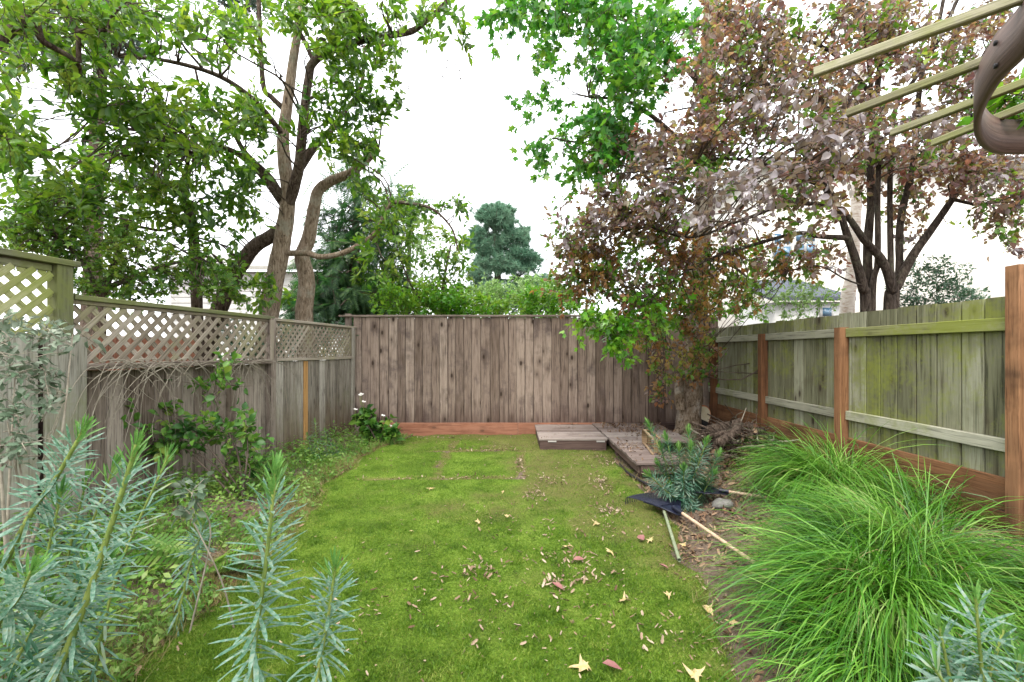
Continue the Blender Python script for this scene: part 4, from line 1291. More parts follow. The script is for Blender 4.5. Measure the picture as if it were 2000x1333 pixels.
# --- pale trunk, shrubs and houses beyond the right fence
t11 = Tree('white_birch', P(1655, 760, 7.6) * [1, 1, 0], 'pale white-barked trunk directly behind the plum stems')
t11.limb('trunk', PT([(1648, 850), (1655, 600), (1664, 540), (1670, 440), (1676, 330), (1680, 200), (1684, 60)], 7.6), .12, .05, M['bark_white'], 12, .06)
t11.foliage([(1680, 60, 80, 50, 7.8, .5, 40), (1640, 200, 60, 40, 7.8, .4, 20)], LEAF_S, .07, M['ivy'], per=14, twig_len=.3, seed=28, gap=.3)
bush('dusty_shrub', P(1840, 800, 6.6) * [1, 1, 0], 'dusty green small-leaved shrub against the cream house wall', [(1830, 555, 70, 55, 6.6, .3, 110), (1880, 590, 60, 40, 6.6, .3, 60), (1780, 590, 40, 40, 6.8, .3, 36), (1850, 660, 70, 60, 6.6, .3, 50)], LEAF_S, .05, M['ivy'], 18, .2, 51, gap=.25)
bush('light_green_shrub', P(1520, 780, 7.4) * [1, 1, 0], 'light green open shrub poking above the right fence near the corner', [(1530, 590, 70, 44, 7.3, .3, 54), (1590, 580, 50, 36, 7.3, .3, 30), (1450, 620, 40, 26, 7.4, .3, 18), (1520, 680, 80, 50, 7.4, .3, 20)], LEAF, .07, M['pale_bush'], 11, .22, 53, gap=.25)

h1 = thing('cream_house', (14.0, 15.0, 0), 'overexposed cream house wall with blue-paned window behind the plum tree', 'house')


def box(name, x0, x1, y0, y1, z0, z1, mat, parent):
    V = np.array([(x, y, z) for z in (z0, z1) for y in (y0, y1) for x in (x0, x1)])
    Fc = np.array([(0, 2, 3, 1), (4, 5, 7, 6), (0, 1, 5, 4), (2, 6, 7, 3), (0, 4, 6, 2), (1, 3, 7, 5)])
    return link(name, mesh_np(name, V, Fc, mat), parent)


def window(parent, px0, px1, py0, py1, Yw, cols=2, rows=2, pane=None):
    a_, c_ = P(px0, py1, Yw), P(px1, py0, Yw)
    w = box('window', a_[0], c_[0], Yw - .05, Yw + .02, a_[2], c_[2], M['frame_white'], parent)
    dx, dz = (c_[0] - a_[0]) / cols, (c_[2] - a_[2]) / rows
    for i in range(cols):
        for j in range(rows):
            o = box('pane', a_[0] + dx * i + .05, a_[0] + dx * (i + 1) - .05, Yw - .062, Yw - .03, a_[2] + dz * j + .05, a_[2] + dz * (j + 1) - .05, M['glass'], None)
            o.parent = w
            o.location = (0, 0, 0)
    return w


a_, c_ = P(1490, 640, 15), P(2100, 330, 15)
box('wall', a_[0], c_[0], 15, 22, 0, c_[2], M['house_cream'], h1)
box('eave', a_[0] - .4, c_[0] + .4, 14.6, 22.4, c_[2], c_[2] + .18, M['frame_white'], h1)
Vr = np.array([(a_[0] - .5, 14.5, c_[2] + .18), (c_[0] + .5, 14.5, c_[2] + .18), (c_[0] + .5, 22.5, c_[2] + .18), (a_[0] - .5, 22.5, c_[2] + .18), (a_[0] + 3, 18.5, c_[2] + 1.3), (c_[0] - 3, 18.5, c_[2] + 1.3)])
me = bpy.data.meshes.new('roof')
me.from_pydata([tuple(v) for v in Vr], [], [(0, 1, 5, 4), (2, 3, 4, 5), (1, 2, 5), (3, 0, 4), (3, 2, 1, 0)])
me.materials.append(M['roof_pale'])
link('roof', me, h1)
window(h1, 1508, 1545, 455, 505, 15)
window(h1, 1550, 1592, 450, 500, 15)
h2 = thing('grey_roofed_shed', (7.0, 11.2, 0), 'low outbuilding with a slate-grey roof behind the right fence', 'shed')
a_, c_ = P(1515, 640, 11.2), P(1665, 590, 11.2)
box('wall', a_[0], c_[0], 11.2, 13.0, 0, c_[2], M['house_pale'], h2)
rv = [P(1505, 596, 11.0), P(1672, 590, 11.0), P(1672, 548, 13.2), P(1560, 560, 13.2)]
rv = [(rv[0][0], 11.0, c_[2] + .01), (rv[1][0], 11.0, c_[2] + .01), (rv[1][0], 13.2, c_[2] + .75), (rv[0][0], 13.2, c_[2] + .75)]
me = bpy.data.meshes.new('roof')
me.from_pydata(rv + [(x, y, z + .1) for x, y, z in rv], [], [(3, 2, 1, 0), (4, 5, 6, 7), (0, 1, 5, 4), (1, 2, 6, 5), (2, 3, 7, 6), (3, 0, 4, 7)])
me.materials.append(M['roof_grey'])
link('roof', me, h2)
window(h2, 1600, 1625, 598, 622, 11.2, 1, 1)

h3 = thing('pale_house', (-10, 15.5, 0), 'pale clapboard house with a light roof glimpsed behind the left trunks', 'house')
a_, c_ = P(330, 640, 15.5), P(660, 530, 15.5)
box('wall', a_[0], c_[0], 15.6, 21, 0, c_[2], M['house_pale'], h3)
zz0 = .1
while zz0 < c_[2] - .1:
    board('siding_board', (a_[0], 15.585, zz0 + .1), (c_[0], 15.585, zz0 + .1), (0, .12, 1), .215, .02, M['house_pale'], h3)
    zz0 += .2
ro = c_[2]
rv = [(a_[0] - .5, 15.2, ro), (c_[0] + .5, 15.2, ro), (c_[0] + .5, 18.4, ro + 1.1), (a_[0] - .5, 18.4, ro + 1.1)]
me = bpy.data.meshes.new('roof')
me.from_pydata(rv + [(x, y, z + .12) for x, y, z in rv], [], [(3, 2, 1, 0), (4, 5, 6, 7), (0, 1, 5, 4), (1, 2, 6, 5), (2, 3, 7, 6), (3, 0, 4, 7)])
me.materials.append(M['roof_pale'])
link('roof', me, h3)
# reddish neighbour boards seen through the lattice
nb = thing('red_brown_fence', (-4.6, 5.2, 0), 'red-brown boards of the neighbouring fence seen through the lattice', 'fence')
yy = 3.9
while yy < 6.2:
    board('board', (-4.45 + (yy - 5) * .155, yy, 0), (-4.45 + (yy - 5) * .155, yy, 1.62), (.155, 1, 0), .15, .02, M['kick_red'], nb)
    yy += .155

bush('dark_shrub', P(600, 860, 7.9) * [1, 1, 0] + np.array((-.3, .4, 0)), 'dark green shrub glimpsed through the far lattice panel below the trunks', [(620, 660, 70, 50, 8.2, .4, 70), (560, 680, 50, 60, 7.6, .3, 40), (480, 670, 60, 50, 7.2, .3, 36)], LEAF_S, .09, M['ivy'], 18, .3, 57, gap=.2)
# vine on the pergola beam
bush('vine', np.array((2.42, 1.66, 2.4)), 'bright green vine sprig on the curved pergola beam', [(1985, 195, 40, 22, 1.95, .08, 14), (2010, 235, 30, 14, 1.95, .06, 8)], LEAF_S, .07, M['hedge'], 9, .12, 55, cat='vine', stems=3, gap=.1)


# ------------------------------------------------------------------ spurge (blue-green spiky stems)
def spurge_leaf(curve, w=.104):
    rows = ((0, .25), (.25, .8), (.55, 1.0), (.82, .85), (1.0, .05))
    V, Fc = [], []
    for (x, ww) in rows:
        z = -curve * x * x
        V += [(x, -w * ww / 2, z + .18 * w * ww), (x, 0, z), (x, w * ww / 2, z + .18 * w * ww)]
    for i in range(len(rows) - 1):
        a = i * 3
        for k in (0, 1):
            Fc += [(a + k, a + k + 4, a + k + 1), (a + k, a + k + 3, a + k + 4)]
    return np.array(V), np.array(Fc)


SL = [spurge_leaf(c) for c in (-.12, .02, .12, .25, .38)]
SLM = [mesh_np('leaf', v, f, M['euph'], True) for v, f in SL]
SLT = [mesh_np('leaf', v, f, M['euph_tip'], True) for v, f in SL[:2]]


def stalk_leaves(path, n, Lmax, r, t_low=.05):
    """positions, directions, up vectors, sizes, height parameter"""
    s = np.linspace(0, 1, len(path))
    t = t_low + (1 - t_low) * (np.arange(n) + .5) / n
    t = 1 - (1 - t) ** 1.18
    pos = np.stack([np.interp(t, s, path[:, k]) for k in range(3)], -1)
    tg = unit(np.stack([np.interp(t, s, np.gradient(path, axis=0)[:, k]) for k in range(3)], -1))
    az = np.arange(n) * 2.39996 + r.normal(0, .25, n)
    u = unit(np.cross(tg, np.array((.3, .9, .1))))
    v = np.cross(tg, u)
    rad = u * np.cos(az)[:, None] + v * np.sin(az)[:, None]
    ang = np.interp(t, [0, .25, .5, .8, .93, 1.0], [R(138), R(115), R(92), R(66), R(42), R(14)]) + r.normal(0, .12, n)
    d = rad * np.sin(ang)[:, None] + tg * np.cos(ang)[:, None]
    up = tg * np.sin(ang)[:, None] - rad * np.cos(ang)[:, None]
    sz = Lmax * np.interp(t, [0, .3, .7, .9, 1.0], [.95, 1.05, .95, .8, .6]) * (.85 + .3 * r.random(n))
    return pos, d, up, sz, t


def spurge(name, stalks, label, single=True, seed=0, group=None):
    """stalks: (path points, leaves, leaf length, stem radius)"""
    r = np.random.default_rng(seed)
    base = stalks[0][0][0]
    o = thing(name, base, label, 'plant', group)
    big = ([], [])
    for (pts, n, Lm, sr) in stalks:
        path = catmull(pts, 6)
        v, f = tube(path, np.linspace(sr, sr * .55, len(path)), 7)
        link('stem', mesh_np('stem', v, f, M['euph_stem'], True), o)
        pos, d, up, sz, t = stalk_leaves(path, n, Lm, r)
        if single:
            for j in range(n):
                x, y, z = frame(d[j], up[j])
                tip = t[j] > .9
                me = SLT[int(r.integers(0, 2))] if tip else SLM[min(4, int(r.integers(0, 3)) + (2 if t[j] < .4 else 0))]
                lo = bpy.data.objects.new('leaf', me)
                lo.parent = o
                s = sz[j]
                q = pos[j] - base
                lo.matrix_basis = Matrix(((x[0] * s, y[0] * s, z[0] * s, q[0]), (x[1] * s, y[1] * s, z[1] * s, q[1]), (x[2] * s, y[2] * s, z[2] * s, q[2]), (0, 0, 0, 1)))
                C.objects.link(lo)
        else:
            for sel, k in ((t <= .9, 0), (t > .9, 1)):
                if sel.any():
                    tp = SL[1 + int(r.integers(0, 3))] if k == 0 else SL[0]
                    big[k].append(scatter(tp[0], tp[1], pos[sel], d[sel], up[sel], sz[sel]))
    if not single:
        for k, nm in ((0, 'foliage'), (1, 'shoot_tips')):
            if big[k]:
                v, f = merge(big[k])
                link(nm, mesh_np(nm, v, f, M['euph'] if k == 0 else M['euph_tip'], True), o, kind='stuff')
    return o


def sp(top, mid, Y, foot, n, Lm, sr=.008):
    """a stalk: tip and a lower point given as pixels at depth Y, then down to the soil"""
    a, b = P(*top, Y), P(*mid, Y)
    ft = np.array((foot[0], foot[1], ground_z(foot[0], foot[1]) - .03))
    return ([ft, b, (a + b) / 2 + np.array((0, .01, 0)), a], n, Lm, sr)


spurge('spurge_plant', [sp((268, 868), (130, 1270), 1.62, (-1.75, 1.55), 190, .12, .014)], 'tall leaning spurge stalk with bright green tip, largest at the lower left', True, 1)
spurge('spurge_plant', [sp((165, 838), (40, 1040), 1.85, (-2.25, 1.75), 170, .12, .012)], 'leaning spurge stalk in front of the pale fence boards at the left edge', True, 2)
spurge('spurge_plant', [sp((538, 925), (492, 1300), 1.45, (-.86, 1.42), 190, .125, .009)], 'upright blue-green spurge stalk standing at the left edge of the lawn', True, 3)
spurge('spurge_plant', [sp((655, 1108), (622, 1310), 1.5, (-.70, 1.48), 150, .105, .008)], 'shorter blue-grey spurge stalk, rightmost of the left foreground', True, 4)
spurge('spurge_plant', [sp((62, 1115), (-10, 1240), 1.5, (-1.75, 1.4), 120, .12)], 'low fresh-tipped spurge stalk at the bottom left corner', True, 5)
spurge('spurge_plant', [sp((400, 1018), (372, 1100), 2.35, (-1.72, 2.3), 110, .10, .006)], 'small blue-green spurge stalk between the two large left foreground stalks', True, 6)
r_ = np.random.default_rng(70)
for k, (tx, ty, Yk, lab) in enumerate(((330, 888, 1.95, 'spurge shoot just right of the tallest stalk tip'), (225, 905, 2.05, 'spurge clump between the two tall leaning stalks'), (120, 960, 1.9, 'spurge clump below the leaning stalk at the left edge'), (180, 1080, 1.7, 'spurge clump low behind the tallest left stalk'), (90, 1180, 1.55, 'spurge clump at the left above the bottom corner'))):
    ss = []
    for j in range(2 if k % 2 else 1):
        ox, oy = r_.uniform(-55, 55) * (j > 0), r_.uniform(0, 60) * (j > 0)
        top = P(tx + ox, ty + oy, Yk + r_.uniform(-.1, .15))
        ft = np.array((top[0] - r_.uniform(.1, .3), top[1] - r_.uniform(-.05, .1), ground_z(top[0], top[1]) - .03))
        ss.append(([ft, ft + (top - ft) * .5 + np.array((-.05, 0, .02)), top], 120, .11, .007))
    spurge('spurge_clump', ss, lab, False, 80 + k)
ss = []
for j, (tx, ty) in enumerate(((1265, 826), (1345, 838), (1300, 852), (1325, 872), (1285, 905), (1380, 862), (1405, 885), (1335, 915), (1360, 900), (1265, 925), (1395, 925), (1310, 950), (1290, 870), (1370, 940), (1350, 870))):
    top = P(tx, ty, 4.25 + r_.uniform(-.2, .2))
    ft = np.array((1.62 + r_.normal(0, .06), 4.15 + r_.normal(0, .06), .0))
    ss.append(([ft, ft + (top - ft) * .55 + np.array((0, 0, -.04)), top], 230, .105, .006))
spurge('spurge_clump', ss, 'airy blue-green spurge clump beside the deck, above the rake', False, 90)
ss = []
for j, (tx, ty) in enumerate(((615, 822), (635, 840), (600, 850), (590, 878), (650, 870))):
    top = P(tx, ty, 6.0 + r_.uniform(-.2, .2))
    ft = np.array((top[0] + .05, top[1], .02))
    ss.append(([ft, ft + (top - ft) * .55, top], 90, .08, .006))
spurge('spurge_clump', ss, 'bluish spurge clump at the foot of the grey boards with the amber slat', False, 91)
ss = []
for j, (tx, ty) in enumerate(((1905, 1165), (1835, 1225), (1960, 1230), (1880, 1270), (1990, 1290), (1820, 1300))):
    top = P(tx, ty, 1.5 + r_.uniform(-.08, .08))
    ft = np.array((1.55 + r_.normal(0, .05), 1.5 + r_.normal(0, .04), .05))
    ss.append(([ft, ft + (top - ft) * .55, top], 70, .115, .007))
spurge('spurge_plant', [s_ for s_ in ss[:4]], 'blue-grey spurge plant in the bottom right corner', True, 92)
spurge('spurge_clump', ss[4:], 'grey-blue spurge shoots at the very bottom right edge', False, 93)


# ------------------------------------------------------------------ tussock grasses
def blades(n, base, spread, Lm, width, r, az_c=None, az_s=1.2, e0=(68, 12), e1=(-35, 25), S=7):
    ang = r.uniform(0, 2 * math.pi, n)
    rad = spread * np.sqrt(r.random(n))
    b = np.stack([base[0] + rad * np.cos(ang), base[1] + rad * np.sin(ang)], -1)
    b = np.c_[b, ground_z(b[:, 0], b[:, 1]) - .01]
    az = ang + r.normal(0, .6, n) if az_c is None else np.where(r.random(n) < .72, r.normal(az_c, az_s, n), r.uniform(0, 2 * math.pi, n))
    L = Lm * (.45 + .6 * r.random(n) ** .7)
    E0 = np.radians(r.normal(e0[0], e0[1], n)).clip(.3, 1.55)
    E1 = np.radians(r.normal(e1[0], e1[1], n))
    t = np.linspace(0, 1, S + 1)
    h = np.stack([np.cos(az), np.sin(az), 0 * az], -1)
    sidew = np.stack([-np.sin(az), np.cos(az), 0 * az], -1)
    p = b.copy()
    P_ = [p.copy()]
    for k in range(S):
        e = E0 + (E1 - E0) * ((k + .5) / S) ** 1.3
        p = p + (h * np.cos(e)[:, None] + UP * np.sin(e)[:, None]) * (L / S)[:, None]
        gzz = ground_z(p[:, 0], p[:, 1]) + .01
        p[:, 2] = np.maximum(p[:, 2], gzz)
        P_.append(p.copy())
    P_ = np.stack(P_, 1)
    w = width * (.7 + .6 * r.random(n))
    wt = w[:, None] * np.array([.8] + [1.0] * (S - 2) + [.7, .08])[None]
    sd = unit(sidew + r.normal(0, .35, sidew.shape))
    A, B = P_ - sd[:, None] * wt[..., None] / 2, P_ + sd[:, None] * wt[..., None] / 2
    V = np.stack([A, B], 2).reshape(n, -1, 3)
    q = np.array([(2 * k, 2 * k + 1, 2 * k + 3, 2 * k + 2) for k in range(S)])
    Fc = q[None] + (np.arange(n) * 2 * (S + 1))[:, None, None]
    return V.reshape(-1, 3), Fc.reshape(-1, 4)


r_ = np.random.default_rng(44)
for (bx, by, n, Lm, az, lab) in (
        (2.80, 3.95, 2100, .98, 2.8, 'arching green tussock grass by the right fence, farthest of the clumps'),
        (2.32, 2.66, 2100, .95, 2.9, 'large arching tussock grass in the middle of the right bed'),
        (1.88, 2.30, 2000, .97, 3.7, 'tussock grass in the right foreground spilling onto the lawn'),
        (2.66, 2.10, 700, .60, 2.4, 'darker tussock grass at the right edge of the picture'),
        (1.55, 1.95, 700, .66, 3.7, 'low tussock grass at the bottom edge left of the corner spurge'),
        (2.95, 3.40, 700, .75, 1.9, 'thin upright tussock grass against the near right kick boards')):
    g = thing('tussock_grass', (bx, by, ground_z(bx, by)), lab, 'grass', 'tussock grasses in the right bed')
    v, f = blades(n, (bx, by), .16, Lm, .0052, r_, az, 1.0, (52, 16), (-45, 28))
    link('blades', mesh_np('blades', v, f, M['tussock'], True), g, kind='stuff')
    v, f = blades(n // 6, (bx, by), .2, Lm * .75, .0042, r_, az, 1.6, (42, 22))
    link('dry_blades', mesh_np('dry_blades', v, f, M['straw'], True), g, kind='stuff')

# ------------------------------------------------------------------ left bed planting
bush('silver_shrub', (-2.75, 2.55, 0), 'silver-grey leaved shrub in front of the tall lattice at the left edge', [(40, 720, 70, 50, 2.6, .2, 18), (110, 660, 60, 30, 2.7, .15, 12), (30, 820, 50, 50, 2.5, .2, 12), (90, 790, 50, 40, 2.6, .15, 6), (10, 660, 40, 40, 2.5, .2, 10), (30, 880, 50, 30, 2.5, .2, 10)], LEAF, .055, M['silver'], 10, .16, 61, gap=.25, stem_mat=M['dead_twig'], updown=.9)
bush('silver_sprig', (-1.55, 2.3, 0), 'small pale silver-leaved sprig between the spurge stalks', [(378, 960, 22, 26, 2.25, .06, 7), (372, 1000, 16, 16, 2.25, .05, 3)], LEAF_OV, .05, M['silver'], 7, .06, 63, gap=.1, stems=2, stem_mat=M['dead_twig'])
bush('bramble', (-2.55, 4.3, 0), 'green bramble leaves against the dark left fence boards', [(380, 850, 80, 40, 4.3, .12, 36), (310, 860, 60, 30, 4.2, .12, 20), (460, 840, 40, 40, 4.5, .12, 20), (420, 760, 60, 40, 4.5, .1, 14), (480, 890, 40, 25, 4.5, .1, 14), (300, 780, 40, 30, 4.3, .08, 5), (220, 800, 50, 30, 4.0, .08, 7), (440, 715, 26, 16, 4.6, .05, 6)], LEAF_OV, .085, M['bramble'], 7, .2, 65, gap=.2)
bush('anemone_plant', (-2.05, 7.15, 0), 'broad-leaved green plant with white flower heads by the left fence corner', [(730, 840, 34, 26, 7.2, .15, 26), (760, 855, 24, 14, 7.1, .12, 14), (715, 815, 20, 20, 7.2, .1, 10)], LEAF_OV, .13, M['bramble'], 7, .16, 67, gap=.1, cat='plant')
an = [o for o in C.objects if o.name.startswith('anemone_plant')][0]
r_ = np.random.default_rng(68)
for k, (px, py) in enumerate(((703, 772), (710, 785), (694, 800), (757, 825), (762, 832), (706, 770), (748, 812))):
    q = P(px, py, 7.2)
    v, f = tube(np.array([q - UP * .2 + r_.normal(0, .02, 3), q - UP * .1, q]), [.003, .003, .003], 4)
    link('flower_stem', mesh_np('flower_stem', v, f, M['euph_stem']), an)
    tv, tf = star_tpl(6, .6, .2)
    v, f = scatter(tv, tf, np.array([q, q]), np.array([(1, 0, .2), (-.5, .2, .4)]), np.array([(0, -.6, 1), (0, -.8, .6)]), np.array([.045, .04]))
    link('flower', mesh_np('flower', v, f, M['white_flower']), an)

# fern
fe = thing('fern', (-1.95, 3.0, 0), 'yellow-green fern fronds beside the small spurge stalk', 'fern')
r_ = np.random.default_rng(71)


def frond_tpl():
    V, Fc = [], []
    for k in range(14):
        x = .12 + k * .063
        l = .26 * math.sin(math.pi * (.18 + .8 * k / 14)) + .02
        for s in (-1, 1):
            i = len(V)
            V += [(x - .024, 0, -.25 * x * x), (x + .024, 0, -.25 * x * x), (x + .05, s * l, -.25 * x * x - .05), (x - .0, s * l * .6, -.25 * x * x - .02)]
            Fc += [(i, i + 1, i + 2), (i, i + 2, i + 3)]
    return np.array(V), np.array(Fc)


FRT = frond_tpl()
for k in range(11):
    az = r_.uniform(-.6, 3.7)
    dv = np.array((math.cos(az), -abs(math.sin(az)) * .6 + .1, r_.uniform(.35, .9)))
    p0 = np.array((-1.95, 2.95, .05)) + r_.normal(0, .03, 3)
    v, f = scatter(FRT[0], FRT[1], p0[None], dv[None], (UP + .3 * r_.normal(size=3))[None], np.array([r_.uniform(.35, .5)]))
    link('frond', mesh_np('frond', v, f, M['weed']), fe)

# dead arching vine
dv_ = thing('dead_vine', (-2.75, 4.2, 0), 'pale bare arching vine stems hanging down the left fence boards', 'vine')
r_ = np.random.default_rng(73)
for k in range(46):
    Y0 = r_.uniform(3.55, 5.4)
    a_ = zz(lf(Y0, .12), 1.30 + r_.uniform(-.03, .06))
    s_ = r_.choice([-1, 1])
    span, dp = r_.uniform(.2, .75), r_.uniform(.2, .9)
    q = [a_, a_ + LFD * s_ * span * .35 + UP * .03 + np.array((.05, 0, 0)), a_ + LFD * s_ * span * .8 - UP * dp * .35 + np.array((.09, 0, 0)), a_ + LFD * s_ * span + r_.normal(0, .03, 3) - UP * dp + np.array((.08, 0, 0))]
    cc = catmull(q, 5)
    v, f = tube(cc, np.linspace(.0042, .0016, len(cc)), 5)
    link('stem', mesh_np('stem', v, f, M['dead_twig']), dv_)
    if k % 2 == 0:
        tw = []
        for j in range(3):
            p0 = cc[int(r_.integers(5, len(cc)))]
            p1 = p0 + np.array((r_.normal(.02, .03), r_.normal(0, .1), -r_.uniform(.02, .15)))
            tw.append(tube(np.array([p0, (p0 + p1) / 2 + r_.normal(0, .01, 3), p1]), [.0025, .002, .001], 4))
        v, f = merge(tw)
        link('twigs', mesh_np('twigs', v, f, M['dead_twig']), dv_, kind='stuff')


# ground cover weeds (left bed) and dry grass
def scatter_on(n, fx, fy, keepf, r):
    out = []
    while len(out) < n:
        x, y = fx(4000), fy(4000)
        k = keepf(x, y)
        out += list(np.stack([x[k], y[k]], -1))
    return np.array(out[:n])


r_ = np.random.default_rng(75)
def left_bed(x, y):
    d = lawn_d(x, y)
    xf = -2.74 - (7.87 - y) * .155
    g = fbm(np.stack([x * 2, y * 2], -1), 77)
    return (d < .06) & (x < 0) & (x > xf + .08) & (g + .3 * r_.random(len(x)) > .5)


pw = scatter_on(15000, lambda n: r_.uniform(-3.6, -.6, n), lambda n: 1.4 + 6.3 * r_.random(n) ** 1.1, left_bed, r_)
zb = ground_z(pw[:, 0], pw[:, 1])
hgt = .04 + .22 * r_.random(len(pw)) ** 2 * smooth(.1, -.6, lawn_d(pw[:, 0], pw[:, 1]))
pos = np.c_[pw, zb + hgt]
v, f = scatter(*LEAF_S, pos, unit(rand_dirs(len(pos), r_) * [1, 1, .5]), unit(UP + r_.normal(0, .5, (len(pos), 3))), .025 + .035 * r_.random(len(pos)))
link('ground_cover', mesh_np('ground_cover', v, f, M['weed']), label='low green weeds covering the left bed', cat='weeds', kind='stuff')


def short_blades(pts, Lm, width, r, lean=.6):
    n = len(pts)
    base = np.c_[pts, np.maximum(lawn_top(pts[:, 0], pts[:, 1]), ground_z(pts[:, 0], pts[:, 1])) - .004]
    L = Lm * (.5 + .8 * r.random(n))
    dirv = unit(np.c_[r.normal(0, lean, (n, 2)), np.ones(n)])
    sd = unit(np.cross(dirv, rand_dirs(n, r))) * (width * (.6 + .8 * r.random(n)))[:, None]
    V = np.stack([base - sd, base + sd, base + dirv * L[:, None]], 1).reshape(-1, 3)
    return V, np.arange(3 * n).reshape(-1, 3)


gb = scatter_on(9000, lambda n: r_.uniform(-3.6, -.6, n), lambda n: 1.4 + 6.3 * r_.random(n), lambda x, y: left_bed(x, y) & (fbm(np.stack([x * 3, y * 3], -1), 78) > .42), r_)
v, f = short_blades(gb, .13, .0028, r_, .55)
link('bed_grass', mesh_np('bed_grass', v, f, M['weed']), label='tufts of longer green grass in the left bed', cat='grass', kind='stuff')
edge = scatter_on(9000, lambda n: r_.uniform(-3.2, 1.7, n), lambda n: 1.3 + 6.3 * r_.random(n), lambda x, y: (np.abs(lawn_d(x, y) + .08) < .2 * r_.random(len(x)) + .03) & ((x < 0) | (r_.random(len(x)) < .05)) & (y < 7.3), r_)
v, f = short_blades(edge, .11, .0022, r_, .9)
link('dry_grass', mesh_np('dry_grass', v, f, M['straw']), label='straw-coloured dry grass along the lawn edges', cat='grass', kind='stuff')

# moss and grass blades on the lawn, densest near the camera
r_ = np.random.default_rng(79)
gp = scatter_on(210000, lambda n: r_.uniform(-2.4, 1.7, n), lambda n: 1 / r_.uniform(1 / 7.8, 1 / 1.75, n), lambda x, y: (lawn_d(x, y) > -.03) & (r_.random(len(x)) > np.maximum(.6 * worn(x, y), .95 * joints(x, y))), r_)
v, f = short_blades(gp, .019, .0026, r_, .85)
tc_ = gp[fbm(gp * 9.0, 87) > .56][:40000]
v2, f2 = short_blades(tc_, .032, .0022, r_, 1.0)
v, f = merge([(v, f), (v2, f2)])
link('lawn_grass', mesh_np('lawn_grass', v, f, M['blade']), label='short moss and grass blades covering the lawn', cat='grass', kind='stuff')

# ------------------------------------------------------------------ leaf litter
def litter(name, pts, size, mat, label, r, lift=.008, tpl=None):
    n = len(pts)
    z = np.maximum(lawn_top(pts[:, 0], pts[:, 1]), ground_z(pts[:, 0], pts[:, 1])) + lift
    # on the deck and the step the leaves lie on the planks
    on = (pts[:, 0] > 1.39) & (pts[:, 0] < np.where(pts[:, 1] < 6.3, 1.92, 2.49)) & (pts[:, 1] > 5.08)
    z = np.where(on, .212, z)
    on2 = (pts[:, 0] > .4) & (pts[:, 0] < 1.37) & (pts[:, 1] > 6.57)
    z = np.where(on2, .193, z)
    tpl = tpl or leaf_tpl(.5, .4, -.45, ((.0, .25), (.3, .9), (.55, .7), (.8, .75), (1.0, .2)))
    v, f = scatter(*tpl, np.c_[pts, z], unit(rand_dirs(n, r) * [1, 1, .25]), unit(UP + r.normal(0, .35, (n, 3))), size * (.5 + r.random(n)))
    link(name, mesh_np(name, v, f, mat), label=label, cat='leaves', kind='stuff')


r_ = np.random.default_rng(81)
lp = scatter_on(1500, lambda n: r_.uniform(-2.2, 1.7, n), lambda n: 1 / r_.uniform(1 / 7.8, 1 / 1.8, n),
                lambda x, y: (lawn_d(x, y) > -.05) & (r_.random(len(x)) < np.maximum(.035 + .95 * worn(x, y) ** 2 * smooth(.5, .75, fbm(np.stack([x * 5, y * 5], -1), 83)), joints(x, y))), r_)
cl = [np.stack([(G(px, py)[0] + r_.normal(0, sx, n)), (G(px, py)[1] + r_.normal(0, sy, n))], -1) for (px, py, sx, sy, n) in (
    (1045, 975, .05, .16, 60), (1075, 945, .10, .10, 50), (1175, 950, .06, .25, 90), (1190, 1005, .07, .08, 70), (1200, 905, .35, .15, 150), (950, 882, .30, .08, 120), (1015, 910, .03, .25, 60),
    (1115, 1100, .10, .08, 60), (1140, 1140, .12, .06, 50), (930, 1125, .10, .08, 50), (1085, 1155, .05, .05, 30), (1260, 880, .12, .3, 80), (900, 938, .5, .04, 90), (1100, 1050, .3, .3, 70), (1000, 1180, .6, .3, 90), (740, 905, .2, .2, 20), (850, 860, .4, .12, 80), (1160, 1230, .35, .15, 40), (820, 1150, .4, .3, 40))]
cl = np.vstack(cl)
litter('leaf_clusters', cl, .026, M['litter_pink'], 'drifts of pinkish brown dead leaves on the lawn', r_, .014)
litter('leaf_crumbs', lp, .017, M['chips'], 'small pale leaf crumbs scattered over the lawn', r_, .006)
bp_ = scatter_on(5200, lambda n: r_.uniform(.9, 3.4, n), lambda n: r_.uniform(1.5, 7.8, n), lambda x, y: (lawn_d(x, y) < .03) & (x > .8) & (r_.random(len(x)) < (.35 + .65 * (y > 3)) * np.where((x > 1.39) & (x < 2.5) & (y > 5.0), .12 + .5 * (y > 6.9), 1.0)), r_)
litter('leaf_litter', bp_, .034, M['litter'], 'brown dry leaf litter over the right bed and deck', r_, .012)
lb_ = scatter_on(1500, lambda n: r_.uniform(-3.4, -.8, n), lambda n: r_.uniform(1.5, 7.7, n), lambda x, y: (lawn_d(x, y) < .1) & (x < 0), r_)
litter('leaf_litter', lb_, .035, M['litter'], 'brown dry leaf litter among the left bed weeds', r_, .01)

